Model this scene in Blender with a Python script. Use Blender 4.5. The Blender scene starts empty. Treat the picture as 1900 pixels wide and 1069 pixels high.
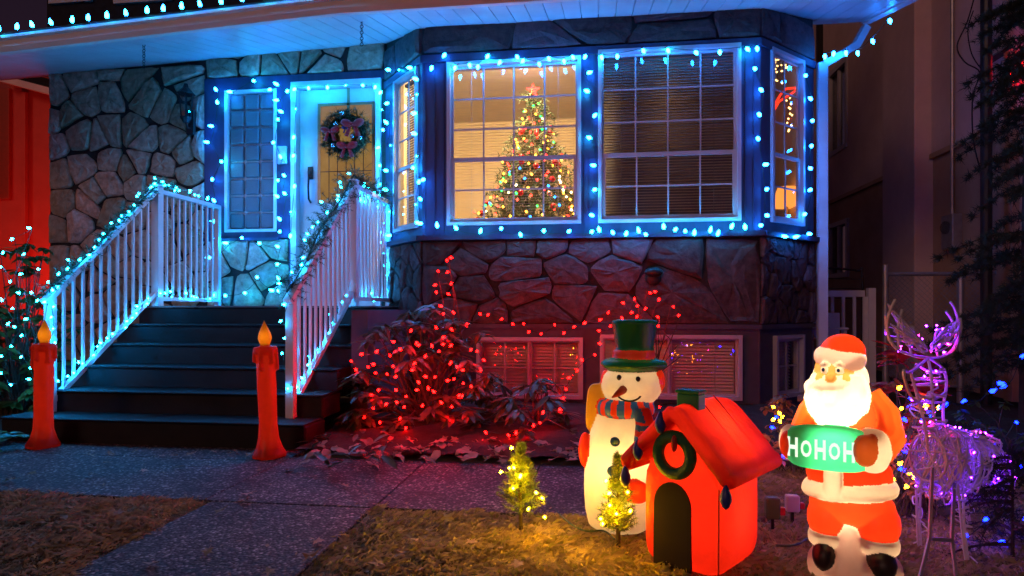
import bpy, math, random
import numpy as np
from mathutils import Vector, Matrix, Euler, noise
from mathutils.bvhtree import BVHTree
random.seed(7)
V = Vector
scene = bpy.context.scene
C = scene.collection

# ---------------------------------------------------------------- camera, sky, light, exposure
# the camera looks 7.6 degrees left of the facade normal; the world axes follow the facade (x right, y into the house)
F, CX, HY, CAMH, YAW = 1200.0, 950.0, 571.0, 0.95, math.radians(7.6)
cam = bpy.data.cameras.new('camera'); camo = bpy.data.objects.new('camera', cam); C.objects.link(camo)
camo.location = (0, 0, CAMH); camo.rotation_euler = (math.radians(90), 0, YAW)
cam.sensor_width = 36; cam.lens = 36 * F / 1900; cam.shift_y = (HY - 534.5) / 1900
cam.clip_start = .05; cam.clip_end = 600
scene.camera = camo

world = bpy.data.worlds.new('World'); scene.world = world; world.use_nodes = True
SUN_EL, SUN_AZ = math.radians(21), math.radians(210)      # azimuth the light comes from, clockwise from +y
nt = world.node_tree; nt.nodes.clear()
sk = nt.nodes.new('ShaderNodeTexSky'); sk.sky_type = 'NISHITA'; sk.sun_disc = False
sk.sun_elevation = SUN_EL; sk.sun_rotation = SUN_AZ
mx = nt.nodes.new('ShaderNodeMix'); mx.data_type = 'RGBA'; mx.blend_type = 'MULTIPLY'; mx.inputs[0].default_value = 1
mx.inputs[7].default_value = (1.0, .33, .44, 1)            # night sky over a town: a dull purple
bg = nt.nodes.new('ShaderNodeBackground'); bg.inputs[1].default_value = .0105
wo = nt.nodes.new('ShaderNodeOutputWorld')
nt.links.new(sk.outputs[0], mx.inputs[6]); nt.links.new(mx.outputs[2], bg.inputs[0]); nt.links.new(bg.outputs[0], wo.inputs[0])

sl = bpy.data.lights.new('sun', 'SUN'); sl.energy = .30; sl.angle = math.radians(14); sl.color = (1, .52, .36)
so = bpy.data.objects.new('sun', sl); C.objects.link(so)
sd = V((math.sin(SUN_AZ) * math.cos(SUN_EL), math.cos(SUN_AZ) * math.cos(SUN_EL), math.sin(SUN_EL)))
so.rotation_euler = sd.to_track_quat('Z', 'Y').to_euler(); so.location = sd * 30

vs = scene.view_settings; vs.view_transform = 'Standard'; vs.look = 'None'; vs.exposure = 0; vs.gamma = 1
vs.use_curve_mapping = False
cy = scene.cycles
cy.use_denoising = True; cy.use_adaptive_sampling = True; cy.adaptive_threshold = .04; cy.light_sampling_threshold = .04; cy.max_bounces = 5; cy.diffuse_bounces = 2; cy.glossy_bounces = 2; cy.transmission_bounces = 4
cy.transparent_max_bounces = 16; cy.sample_clamp_indirect = 2.5; cy.caustics_reflective = False; cy.caustics_refractive = False
try: cy.denoiser = 'OPENIMAGEDENOISE'
except Exception: pass

# ---------------------------------------------------------------- helpers: placing
CR = V((math.cos(YAW), math.sin(YAW), 0)); CF = V((-math.sin(YAW), math.cos(YAW), 0))
def ray(px, py): return CR * ((px - CX) / F) + CF + V((0, 0, (HY - py) / F))
EYE = V((0, 0, CAMH))
def onY(px, py, Y): d = ray(px, py); return EYE + d * (Y / d.y)
def onX(px, py, X): d = ray(px, py); return EYE + d * (X / d.x)
def onZ(px, py, Z=0.): d = ray(px, py); return EYE + d * ((Z - CAMH) / d.z)
def at(px, py, dep): return EYE + ray(px, py) * dep
def onP(px, py, O, N): d = ray(px, py); return EYE + d * ((O - EYE).dot(N) / d.dot(N))
def rnd(a, b): return random.uniform(a, b)

# ---------------------------------------------------------------- helpers: materials
MATS = {}
def _nt(name):
    m = bpy.data.materials.new(name); m.use_nodes = True; t = m.node_tree; t.nodes.clear()
    o = t.nodes.new('ShaderNodeOutputMaterial'); MATS[name] = m
    return m, t, o
def _pos(t, sc=(1, 1, 1)):
    g = t.nodes.new('ShaderNodeNewGeometry'); mp = t.nodes.new('ShaderNodeMapping'); mp.inputs['Scale'].default_value = sc
    t.links.new(g.outputs['Position'], mp.inputs[0]); return mp.outputs[0]
def _colour(t, col, col2, scale, objvar, stretch, detail=6):
    n = t.nodes.new('ShaderNodeTexNoise'); n.inputs['Scale'].default_value = scale; n.inputs['Detail'].default_value = detail
    n.inputs['Roughness'].default_value = .65
    t.links.new(_pos(t, stretch), n.inputs['Vector'])
    r = t.nodes.new('ShaderNodeValToRGB'); r.color_ramp.elements[0].position = .32; r.color_ramp.elements[1].position = .7
    r.color_ramp.elements[0].color = (*col, 1); r.color_ramp.elements[1].color = (*col2, 1)
    t.links.new(n.outputs[0], r.inputs[0]); out = r.outputs[0]
    if objvar:
        oi = t.nodes.new('ShaderNodeObjectInfo'); h = t.nodes.new('ShaderNodeHueSaturation')
        m = t.nodes.new('ShaderNodeMapRange'); m.inputs[3].default_value = 1 - objvar; m.inputs[4].default_value = 1 + objvar
        t.links.new(oi.outputs['Random'], m.inputs[0]); t.links.new(m.outputs[0], h.inputs['Value'])
        m2 = t.nodes.new('ShaderNodeMapRange'); m2.inputs[3].default_value = .5 + objvar * .07; m2.inputs[4].default_value = .5 - objvar * .07
        t.links.new(oi.outputs['Random'], m2.inputs[0]); t.links.new(m2.outputs[0], h.inputs['Hue'])
        t.links.new(out, h.inputs['Color']); out = h.outputs[0]
    return out
def _bump(t, amt, scale, stretch=(1, 1, 1), kind='noise'):
    if kind == 'noise':
        n = t.nodes.new('ShaderNodeTexNoise'); n.inputs['Detail'].default_value = 8; n.inputs['Roughness'].default_value = .7; so_ = n.outputs[0]
    else:
        n = t.nodes.new('ShaderNodeTexVoronoi'); so_ = n.outputs[0]
    n.inputs['Scale'].default_value = scale
    t.links.new(_pos(t, stretch), n.inputs['Vector'])
    b = t.nodes.new('ShaderNodeBump'); b.inputs['Strength'].default_value = amt; b.inputs['Distance'].default_value = .012
    t.links.new(so_, b.inputs['Height']); return b.outputs[0]
def mat(name, col, col2=None, rough=.6, scale=6, bump=0, bscale=60, objvar=0, spec=.35, metal=0, stretch=(1, 1, 1), bkind='noise', sub=0):
    m, t, o = _nt(name)
    col2 = col2 or tuple(min(1, c * 1.25) for c in col)
    p = t.nodes.new('ShaderNodeBsdfPrincipled')
    t.links.new(_colour(t, col, col2, scale, objvar, stretch), p.inputs['Base Color'])
    p.inputs['Roughness'].default_value = rough; p.inputs['Specular IOR Level'].default_value = spec; p.inputs['Metallic'].default_value = metal
    if bump: t.links.new(_bump(t, bump, bscale, stretch, bkind), p.inputs['Normal'])
    t.links.new(p.outputs[0], o.inputs[0]); return m
def leafmat(name, col, col2, rough=.4, objvar=.35, tr=.3):
    m, t, o = _nt(name); p = t.nodes.new('ShaderNodeBsdfPrincipled'); c = _colour(t, col, col2, 9, objvar, (1, 1, 1))
    t.links.new(c, p.inputs['Base Color']); p.inputs['Roughness'].default_value = rough
    tl = t.nodes.new('ShaderNodeBsdfTranslucent'); t.links.new(c, tl.inputs[0]); ms = t.nodes.new('ShaderNodeMixShader'); ms.inputs[0].default_value = tr
    t.links.new(p.outputs[0], ms.inputs[1]); t.links.new(tl.outputs[0], ms.inputs[2]); t.links.new(ms.outputs[0], o.inputs[0]); return m
def glow(name, col, s):
    m, t, o = _nt(name); e = t.nodes.new('ShaderNodeEmission'); e.inputs[0].default_value = (*col, 1); e.inputs[1].default_value = s
    t.links.new(e.outputs[0], o.inputs[0]); return m
def shellmat(name, col, tcol=None, fac=.6, rough=.4, bump=0):
    """thin painted plastic or nylon that a lamp inside shines through"""
    m, t, o = _nt(name); p = t.nodes.new('ShaderNodeBsdfPrincipled')
    t.links.new(_colour(t, tuple(c * .9 for c in col), col, 14, 0, (1, 1, 1)), p.inputs['Base Color']); p.inputs['Roughness'].default_value = rough
    tl = t.nodes.new('ShaderNodeBsdfTranslucent'); tc = tcol or col
    t.links.new(_colour(t, tuple(c * .82 for c in tc), tc, 17, 0, (1, 1, 1)), tl.inputs[0])
    if bump:
        b = _bump(t, bump, 13); t.links.new(b, p.inputs['Normal']); t.links.new(b, tl.inputs['Normal'])
    ms = t.nodes.new('ShaderNodeMixShader'); ms.inputs[0].default_value = fac
    t.links.new(p.outputs[0], ms.inputs[1]); t.links.new(tl.outputs[0], ms.inputs[2]); t.links.new(ms.outputs[0], o.inputs[0]); return m
def glassmat(name, tint=(1, 1, 1), rough=.01, base=.05):
    m, t, o = _nt(name); tr = t.nodes.new('ShaderNodeBsdfTransparent'); tr.inputs[0].default_value = (*tint, 1)
    g = t.nodes.new('ShaderNodeBsdfGlossy'); g.inputs['Roughness'].default_value = rough
    f = t.nodes.new('ShaderNodeFresnel'); f.inputs[0].default_value = 1.5
    ad = t.nodes.new('ShaderNodeMath'); ad.operation = 'ADD'; ad.inputs[1].default_value = base; ad.use_clamp = True
    t.links.new(f.outputs[0], ad.inputs[0])
    ge = t.nodes.new('ShaderNodeNewGeometry'); iv = t.nodes.new('ShaderNodeMath'); iv.operation = 'SUBTRACT'; iv.inputs[0].default_value = 1; t.links.new(ge.outputs['Backfacing'], iv.inputs[1])
    mu = t.nodes.new('ShaderNodeMath'); mu.operation = 'MULTIPLY'; t.links.new(ad.outputs[0], mu.inputs[0]); t.links.new(iv.outputs[0], mu.inputs[1])   # only the outer side of a pane mirrors
    ms = t.nodes.new('ShaderNodeMixShader'); t.links.new(mu.outputs[0], ms.inputs[0]); t.links.new(tr.outputs[0], ms.inputs[1]); t.links.new(g.outputs[0], ms.inputs[2])
    t.links.new(ms.outputs[0], o.inputs[0]); return m

mat('stone_shaded', (.055, .038, .040), (.125, .085, .08), .85, 14, 1.0, 30, objvar=.35)  # same stone as the wall, the bay's shade put into a darker colour
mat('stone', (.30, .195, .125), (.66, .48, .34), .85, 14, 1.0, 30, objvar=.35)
mat('mortar', (.03, .026, .025), (.05, .045, .04), .95, 20, .5, 50)
mat('siding', (.026, .033, .07), (.042, .05, .10), .6, 4, .12, 40, stretch=(3, 3, .4))
mat('basement', (.07, .065, .095), (.10, .095, .125), .75, 5, .25, 70)
mat('white_paint', (.60, .60, .61), (.72, .71, .70), .42, 5, .05, 60)
mat('vinyl', (.42, .41, .42), (.52, .51, .52), .4, 3, .04, 30)
mat('fascia', (.62, .56, .47), (.74, .68, .58), .5, 4, .08, 30, stretch=(.5, 3, 3))
mat('shingle', (.012, .012, .013), (.024, .023, .024), .9, 10, .5, 40)
mat('step', (.004, .004, .005), (.015, .014, .015), .68, 5, .5, 160)
mat('concrete', (.12, .11, .105), (.2, .185, .17), .85, 6, .4, 60)
mat('black_metal', (.012, .012, .013), (.02, .02, .02), .4, 10, .1, 60)
mat('grey_metal', (.28, .28, .30), (.38, .38, .40), .4, 10, .1, 60, metal=.6)
mat('brass', (.32, .28, .16), (.42, .36, .2), .35, 12, .1, 50, metal=.7)
mat('cord', (.012, .03, .016), (.02, .04, .02), .6)
mat('white_cord', (.62, .60, .60), (.74, .72, .72), .5, 20)
mat('soil', (.028, .02, .015), (.06, .042, .03), .95, 18, .9, 40)
mat('earth', (.05, .04, .03), (.09, .07, .05), .95, 8, .8, 30)
mat('turf', (.14, .10, .05), (.32, .24, .13), .95, 25, .9, 70)
mat('bark', (.06, .045, .035), (.11, .085, .06), .9, 30, .6, 60)
mat('trunk_dark', (.03, .022, .018), (.06, .045, .03), .9, 30, .6, 60)
mat('stucco', (.40, .26, .16), (.54, .37, .25), .9, 1.4, .5, 110)
mat('stucco_upper', (.58, .43, .39), (.74, .57, .51), .9, 1.2, .5, 110)
mat('red_wall', (.52, .06, .045), (.60, .08, .06), .7, 3, .1, 40)
mat('room_wall', (.78, .66, .44), (.82, .70, .48), .8, 2)
mat('wood_floor', (.25, .14, .07), (.34, .2, .1), .5, 6)
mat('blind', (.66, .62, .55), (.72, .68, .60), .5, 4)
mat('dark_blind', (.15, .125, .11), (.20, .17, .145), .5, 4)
mat('dark_wood', (.04, .022, .014), (.07, .04, .025), .5, 10)
leafmat('rhodo_leaf', (.05, .075, .03), (.11, .13, .06), .28)
leafmat('green_leaf', (.06, .13, .025), (.13, .21, .05))
leafmat('brown_leaf', (.28, .17, .10), (.48, .36, .25), .7, .4, .2)
leafmat('needle', (.02, .05, .022), (.045, .085, .04), .6, .2, .15)
leafmat('tree_needle', (.07, .12, .055), (.17, .22, .11), .6, .2, .15)
leafmat('pine', (.012, .026, .012), (.026, .045, .02), .7, .2, .1)
leafmat('grass', (.26, .19, .11), (.54, .43, .29), .8, 0, .25)
leafmat('green_grass', (.19, .18, .06), (.36, .33, .13), .8, 0, .25)
leafmat('warm_lit_leaf', (.26, .10, .03), (.50, .24, .09), .6, .35, .3)  # orange light on the shrub foliage put into the leaf colour
leafmat('poinsettia', (.45, .02, .02), (.6, .05, .03), .6, .25, .3)
mat('bow_red', (.48, .012, .02), (.65, .03, .035), .45, 14)
mat('bow_blue', (.03, .07, .30), (.05, .1, .4), .4, 14)
mat('ornament', (.5, .5, .55), (.7, .7, .75), .15, 5, metal=.8)
mat('ornament_red', (.5, .03, .03), (.6, .05, .05), .2, 5, metal=.5)
glassmat('glass'); glassmat('dark_glass', (.75, .78, .8), .02, .05)
# exposed aggregate: small pebbles in a dark matrix
m, t, o = _nt('aggregate'); p = t.nodes.new('ShaderNodeBsdfPrincipled'); p.inputs['Roughness'].default_value = .75
vo = t.nodes.new('ShaderNodeTexVoronoi'); vo.inputs['Scale'].default_value = 72; t.links.new(_pos(t), vo.inputs['Vector'])
bw = t.nodes.new('ShaderNodeSeparateColor'); t.links.new(vo.outputs['Color'], bw.inputs[0])
cr = t.nodes.new('ShaderNodeValToRGB'); e = cr.color_ramp.elements
e[0].position = 0; e[0].color = (.05, .045, .05, 1); e[1].position = 1; e[1].color = (.52, .47, .45, 1)
for ps, cc in ((.45, (.10, .09, .095, 1)), (.75, (.20, .18, .18, 1))): q = e.new(ps); q.color = cc
t.links.new(bw.outputs[0], cr.inputs[0])
rr = t.nodes.new('ShaderNodeValToRGB'); rr.color_ramp.elements[0].position = .25; rr.color_ramp.elements[0].color = (1, 1, 1, 1)
rr.color_ramp.elements[1].position = .62; rr.color_ramp.elements[1].color = (.28, .26, .28, 1)
vs2 = t.nodes.new('ShaderNodeMath'); vs2.operation = 'MULTIPLY'; vs2.inputs[1].default_value = 1.0
t.links.new(vo.outputs['Distance'], vs2.inputs[0]); t.links.new(vs2.outputs[0], rr.inputs[0])
mm = t.nodes.new('ShaderNodeMix'); mm.data_type = 'RGBA'; mm.blend_type = 'MULTIPLY'; mm.inputs[0].default_value = 1
t.links.new(cr.outputs[0], mm.inputs[6]); t.links.new(rr.outputs[0], mm.inputs[7])
m3 = t.nodes.new('ShaderNodeMix'); m3.data_type = 'RGBA'; m3.blend_type = 'MULTIPLY'; m3.inputs[0].default_value = 1
t.links.new(mm.outputs[2], m3.inputs[6]); t.links.new(_colour(t, (.42, .40, .40), (1.6, 1.5, 1.45), 2.6, 0, (1, 1, 1), 9), m3.inputs[7])
t.links.new(m3.outputs[2], p.inputs['Base Color'])
b = t.nodes.new('ShaderNodeBump'); b.invert = True; b.inputs['Strength'].default_value = .8; b.inputs['Distance'].default_value = .006
t.links.new(vo.outputs['Distance'], b.inputs['Height']); t.links.new(b.outputs[0], p.inputs['Normal']); t.links.new(p.outputs[0], o.inputs[0])
# lamps
BL = 1.0
glow('bulb_blue', (.007, .20, 1.0), 105 * BL); glow('bulb_cyan', (.007, .44, 1.0), 115 * BL); glow('mini_blue', (.004, .36, 1.0), 250 * BL)
glow('deep_blue', (.001, .005, 1.0), 80)
glow('bulb_red', (1.0, .0006, .0005), 185); glow('bulb_warm', (1.0, .45, .0016), 620)
glow('tree_red', (1, .02, .012), 22); glow('tree_green', (.012, 1, .09), 14); glow('tree_blue', (.01, .16, 1), 20); glow('tree_amber', (1, .34, .02), 20); glow('tree_white', (1, .7, .35), 14)
glow('amber_small', (1, .33, .004), 80); glow('reflect_gold', (1, .55, .15), 7); glow('reflect_red', (1, .035, .012), 2.2)
glow('assumed_room_lamp', (1, .68, .34), 980); glow('assumed_room_lamp_dim', (1, .5, .2), 14); glow('shade_glow', (1, .30, .05), 1.5)

# ---------------------------------------------------------------- helpers: objects
def wl(o):
    p = V((0, 0, 0))
    while o is not None: p = p + V(o.location); o = o.parent
    return p
def tag(o, label=None, cat=None, group=None, kind=None):
    if label: o['label'] = label
    if cat: o['category'] = cat
    if group: o['group'] = group
    if kind: o['kind'] = kind
    return o
def thing(name, loc, label, cat, group=None):
    o = bpy.data.objects.new(name, None); C.objects.link(o); o.location = loc; o.empty_display_size = .1
    return tag(o, label, cat, group)
def put(name, me, loc, parent=None, rot=None, sc=None):
    o = bpy.data.objects.new(name, me); C.objects.link(o)
    o.location = V(loc) - (wl(parent) if parent else V((0, 0, 0))); o.parent = parent
    if rot is not None:
        o.rotation_mode = 'QUATERNION'; o.rotation_quaternion = rot
    if sc is not None: o.scale = sc if hasattr(sc, '__len__') else (sc, sc, sc)
    return o
class MB:
    def __init__(s): s.v = []; s.f = []
    def add(s, vs, fs):
        n = len(s.v); s.v += [V(x) for x in vs]; s.f += [tuple(i + n for i in f) for f in fs]; return s
    def box(s, x0, x1, y0, y1, z0, z1):
        return s.add([(x0, y0, z0), (x1, y0, z0), (x1, y1, z0), (x0, y1, z0), (x0, y0, z1), (x1, y0, z1), (x1, y1, z1), (x0, y1, z1)],
                     [(0, 3, 2, 1), (4, 5, 6, 7), (0, 1, 5, 4), (1, 2, 6, 5), (2, 3, 7, 6), (3, 0, 4, 7)])
    def cbox(s, x0, x1, y0, y1, z0, z1, b):
        """box with its edges chamfered by b"""
        c = V(((x0 + x1) / 2, (y0 + y1) / 2, (z0 + z1) / 2)); h = V((x1 - x0, y1 - y0, z1 - z0)) / 2
        vs = []; idx = {}
        for sx in (-1, 1):
            for sy in (-1, 1):
                for sz in (-1, 1):
                    for ax in range(3):
                        q = V((sx * h.x, sy * h.y, sz * h.z))
                        for k in range(3):
                            if k != ax: q[k] -= (1 if q[k] > 0 else -1) * b
                        idx[(sx, sy, sz, ax)] = len(vs); vs.append(c + q)
        fs = []
        for ax in range(3):
            u, w = (ax + 1) % 3, (ax + 2) % 3
            for sg in (-1, 1):
                loop = []
                for a_, b_ in ((-1, -1), (1, -1), (1, 1), (-1, 1)):
                    k = [0, 0, 0]; k[ax] = sg; k[u] = a_; k[w] = b_; loop.append(idx[(*k, ax)])
                fs.append(tuple(loop if sg > 0 else loop[::-1]))
        for ax in range(3):
            u, w = (ax + 1) % 3, (ax + 2) % 3
            for a_ in (-1, 1):
                for b_ in (-1, 1):
                    k0 = [0, 0, 0]; k1 = [0, 0, 0]; k0[ax] = -1; k1[ax] = 1; k0[u] = k1[u] = a_; k0[w] = k1[w] = b_
                    fs.append((idx[(*k0, u)], idx[(*k1, u)], idx[(*k1, w)], idx[(*k0, w)]))
        for sx in (-1, 1):
            for sy in (-1, 1):
                for sz in (-1, 1): fs.append(tuple(idx[(sx, sy, sz, a_)] for a_ in range(3)))
        return s.add(vs, fs)
    def beam(s, p0, p1, w, h, up=V((0, 0, 1))):
        p0, p1 = V(p0), V(p1); d = (p1 - p0).normalized(); x = d.cross(up)
        if x.length < 1e-4: x = d.cross(V((0, 1, 0)))
        x.normalize(); y = x.cross(d)
        c = [(-w / 2, -h / 2), (w / 2, -h / 2), (w / 2, h / 2), (-w / 2, h / 2)]
        return s.add([p + x * a + y * b for p in (p0, p1) for a, b in c], [(0, 1, 2, 3), (7, 6, 5, 4), (0, 4, 5, 1), (1, 5, 6, 2), (2, 6, 7, 3), (3, 7, 4, 0)])
    def tube(s, pts, r, n=6, caps=True):
        pts = [V(p) for p in pts]; k = len(pts); rs = r if hasattr(r, '__len__') else [r] * k
        vs = []; fs = []; px = None
        for i, p in enumerate(pts):
            d = (pts[min(i + 1, k - 1)] - pts[max(i - 1, 0)])
            d = d.normalized() if d.length > 1e-9 else V((0, 0, 1))
            if px is None: px = d.orthogonal().normalized()
            else:
                px = px - d * px.dot(d); px = px.normalized() if px.length > 1e-6 else d.orthogonal().normalized()
            py = d.cross(px)
            for j in range(n):
                a = 2 * math.pi * j / n; vs.append(p + (px * math.cos(a) + py * math.sin(a)) * rs[i])
        for i in range(k - 1):
            for j in range(n):
                fs.append((i * n + j, i * n + (j + 1) % n, (i + 1) * n + (j + 1) % n, (i + 1) * n + j))
        if caps: fs += [tuple(range(n))[::-1], tuple(range((k - 1) * n, k * n))]
        return s.add(vs, fs)
    def ell(s, c, r, nu=16, nv=10, rot=None, pw=1.0):
        c = V(c); vs = []; fs = []
        sg = lambda x: math.copysign(abs(x) ** pw, x)
        for i in range(nv + 1):
            th = math.pi * i / nv
            for j in range(nu):
                ph = 2 * math.pi * j / nu
                q = V((r[0] * sg(math.sin(th)) * sg(math.cos(ph)), r[1] * sg(math.sin(th)) * sg(math.sin(ph)), r[2] * sg(math.cos(th))))
                if rot: q = rot @ q
                vs.append(c + q)
        for i in range(nv):
            for j in range(nu): fs.append((i * nu + j, (i + 1) * nu + j, (i + 1) * nu + (j + 1) % nu, i * nu + (j + 1) % nu))
        return s.add(vs, fs)
    def lathe(s, prof, n=24, c=(0, 0, 0), sx=1, sy=1, wav=None):
        c = V(c); vs = []; fs = []; k = len(prof)
        for r, z in prof:
            for j in range(n):
                a = 2 * math.pi * j / n; w = 1 + (wav(a, z) if wav else 0)
                vs.append(c + V((r * w * sx * math.cos(a), r * w * sy * math.sin(a), z)))
        for i in range(k - 1):
            for j in range(n): fs.append((i * n + j, i * n + (j + 1) % n, (i + 1) * n + (j + 1) % n, (i + 1) * n + j))
        fs += [tuple(range(n))[::-1], tuple(range((k - 1) * n, k * n))]
        return s.add(vs, fs)
    def torus(s, c, R_, r, n=28, m=10, rot=None):
        c = V(c); vs = []; fs = []
        for i in range(n):
            a = 2 * math.pi * i / n
            for j in range(m):
                b = 2 * math.pi * j / m; q = V(((R_ + r * math.cos(b)) * math.cos(a), (R_ + r * math.cos(b)) * math.sin(a), r * math.sin(b)))
                vs.append(c + (rot @ q if rot else q))
        for i in range(n):
            for j in range(m): fs.append((i * m + j, ((i + 1) % n) * m + j, ((i + 1) % n) * m + (j + 1) % m, i * m + (j + 1) % m))
        return s.add(vs, fs)
    def prism(s, poly, d):
        """poly: list of points, extruded by vector d"""
        n = len(poly); d = V(d)
        return s.add([V(p) for p in poly] + [V(p) + d for p in poly], [tuple(range(n))[::-1], tuple(range(n, 2 * n))] + [(i, (i + 1) % n, n + (i + 1) % n, n + i) for i in range(n)])
    def xf(s, M): s.v = [M @ p for p in s.v]; return s
    def mesh(s, name, material, smooth=False, off=None):
        me = bpy.data.meshes.new(name)
        me.from_pydata([tuple(p - off) for p in s.v] if off else [tuple(p) for p in s.v], [], s.f)
        me.materials.append(MATS[material] if isinstance(material, str) else material)
        if smooth: me.polygons.foreach_set('use_smooth', [True] * len(me.polygons))
        me.update(); return me
    def build(s, name, material, parent=None, smooth=False, label=None, kind=None):
        off = wl(parent) if parent else V((0, 0, 0))
        o = bpy.data.objects.new(name, s.mesh(name, material, smooth, off)); C.objects.link(o); o.parent = parent
        return tag(o, label=label, kind=kind)
def single(name, mb, material, label, cat, group=None, smooth=False):
    """a thing that is one mesh, its origin at its lowest point"""
    c = sum(mb.v, V((0, 0, 0))) / len(mb.v); c.z = min(p.z for p in mb.v)
    o = bpy.data.objects.new(name, mb.mesh(name, material, smooth, c)); C.objects.link(o); o.location = c
    return tag(o, label, cat, group)
class Face:
    """a vertical plane: u to the right, v outward, z up"""
    def __init__(s, O, U, z=0): s.O = V((O[0], O[1], z)); s.U = V((U[0], U[1], 0)).normalized(); s.N = V((s.U.y, -s.U.x, 0)); s.M = Matrix(((s.U.x, s.N.x, 0, s.O.x), (s.U.y, s.N.y, 0, s.O.y), (0, 0, 1, s.O.z), (0, 0, 0, 1)))
    def uz(s, px, py): p = onP(px, py, s.O, s.N) - s.O; return p.dot(s.U), p.z + s.O.z
    def pt(s, px, py, off=0): return onP(px, py, s.O + s.N * off, s.N)
# ---------------------------------------------------------------- bulbs and light strings
def bulb_mesh(name, r, l, material, n=7):
    if r < .0127: return MB().lathe([(r * .6, 0), (r * 1.08, l * .4), (r * .15, l)], 4).mesh(name, material, True)
    k = [(r * .6, 0), (r * 1.03, l * .3), (r * .8, l * .68), (r * .12, l)]
    return MB().lathe(k, 6).mesh(name, material, True)
BM = {'c9_blue': bulb_mesh('bulb', .0165, .058, 'bulb_blue'), 'c9_cyan': bulb_mesh('bulb', .0165, .058, 'bulb_cyan'),
      'mini_blue': bulb_mesh('bulb', .0085, .026, 'mini_blue', 6), 'mini_red': bulb_mesh('bulb', .0083, .026, 'bulb_red', 6),
      'c9_deep': bulb_mesh('bulb', .012, .04, 'deep_blue'), 'mini_warm': bulb_mesh('bulb', .0062, .019, 'bulb_warm', 6)}
for k in ('red', 'green', 'blue', 'amber', 'white'): BM['tree_' + k] = bulb_mesh('bulb', .0125, .03, 'tree_' + k, 6)
BM['s_amber'] = bulb_mesh('bulb', .008, .022, 'amber_small', 6); BM['s_blue'] = bulb_mesh('bulb', .008, .022, 'deep_blue', 6); BM['gold'] = bulb_mesh('bulb', .009, .02, 'reflect_gold', 6)
def sagpath(pts, sag=.012, k=3):
    out = []
    for a, b in zip(pts[:-1], pts[1:]):
        L = (b - a).length
        for i in range(k):
            t = i / k; p = a.lerp(b, t); p.z -= sag * min(1, L / .25) * 4 * t * (1 - t) + 0; out.append(p)
    return out + [pts[-1]]
def string(name, pts, kinds, label, group='strings of coloured lights', dirs=None, cordr=.0028, cordm='cord', sag=.012, breaks=()):
    """one light string: a cord with sockets, every bulb a part of its own"""
    pts = [V(p) for p in pts]; root = thing(name, pts[0], label, 'light string', group)
    mb = MB(); st = 0
    for b in list(breaks) + [len(pts)]:
        seg = pts[st:b]; st = b
        if len(seg) > 1: mb.tube(sagpath(seg, sag), cordr, 4)
    sk_ = MB()
    for i, p in enumerate(pts):
        kd = kinds[i % len(kinds)] if isinstance(kinds, (list, tuple)) else kinds
        d = V(dirs[i % len(dirs)]) if dirs else V((rnd(-1, 1), rnd(-1, .3), rnd(-.8, .8)))
        d.normalize(); q = d.to_track_quat('Z', 'Y')
        L = .022 if kd.startswith('c9') else .01; r = .0085 if kd.startswith('c9') else .0045
        sk_.tube([p, p + d * L], r, 5)
        put('bulb', BM[kd], p + d * L * .9, root, q)
    mb.add(sk_.v, sk_.f); mb.build('cord', cordm, root)
    return root
def along(pts, step, jit=.0):
    """points at even steps along a polyline"""
    pts = [V(p) for p in pts]; out = []; acc = 0
    for a, b in zip(pts[:-1], pts[1:]):
        L = (b - a).length; t = acc
        while t < L:
            out.append(a.lerp(b, t / L) + V((rnd(-jit, jit), rnd(-jit, jit), rnd(-jit, jit)))); t += step
        acc = t - L
    return out

# ================================================================ GROUND
def grid(name, x0, x1, y0, y1, step, zf, material, kind='structure', inside=None):
    nx, ny = int((x1 - x0) / step) + 1, int((y1 - y0) / step) + 1; vs = []; fs = []
    for j in range(ny + 1):
        for i in range(nx + 1):
            x, y = x0 + (x1 - x0) * i / nx, y0 + (y1 - y0) * j / ny; vs.append((x, y, zf(x, y)))
    for j in range(ny):
        for i in range(nx):
            a = j * (nx + 1) + i; q = (a, a + 1, a + nx + 2, a + nx + 1)
            if inside is None or inside((vs[q[0]][0] + vs[q[2]][0]) / 2, (vs[q[0]][1] + vs[q[2]][1]) / 2): fs.append(q)
    mb = MB(); mb.add(vs, fs); o = mb.build(name, material, None, True, kind=kind); return o
def lump(x, y): return .016 * noise.noise(V((x * 3.1, y * 3.1, 2))) + .012 * noise.noise(V((x * 8, y * 8, 5)))
grid('ground', -160, 160, -60, 260, 20, lambda x, y: -.06, 'earth')
PX0, PX1, PY0, PY1 = -1.885, -1.06, 2.96, 3.90             # the path up to the steps and the one along the bed
def lawn_l(x, y): return x < PX0 - .0 - .17 * (2.96 - y) * 0 and y < PY0
def lawn_edge(x, y, x0, x1, y0, y1):
    d = min(x - x0, x1 - x, y - y0, y1 - y); return -.012 + .9 * lump(x, y) + .022 * min(1, max(0, d / .12))
grid('lawn', -7, PX0 - .012, -1, PY0 - .012, .07, lambda x, y: lawn_edge(x, y, -99, PX0 - .012, -9, PY0 - .012), 'turf')
RL = lambda x, y: (y < PY0 + .013 * noise.noise(V((x * 14, y * 14, 1))) or x > .32)
grid('lawn', PX1 + .012, 9, -1, 4.6, .08, lambda x, y: lawn_edge(x, y, PX1 + .012, 99, -9, PY0 - .012 if x < .3 else 99), 'turf', inside=RL)
grid('flower_bed', -1.93, 3.2, PY1 + .02, 6.0, .09, lambda x, y: .035 + 2.2 * lump(x, y) + .05 * min(1, max(0, (y - 3.9) / .8)), 'soil')
grid('flower_bed', -7, -4.27, 3.45, 7, .1, lambda x, y: .03 + 2 * lump(x, y), 'soil')
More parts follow.
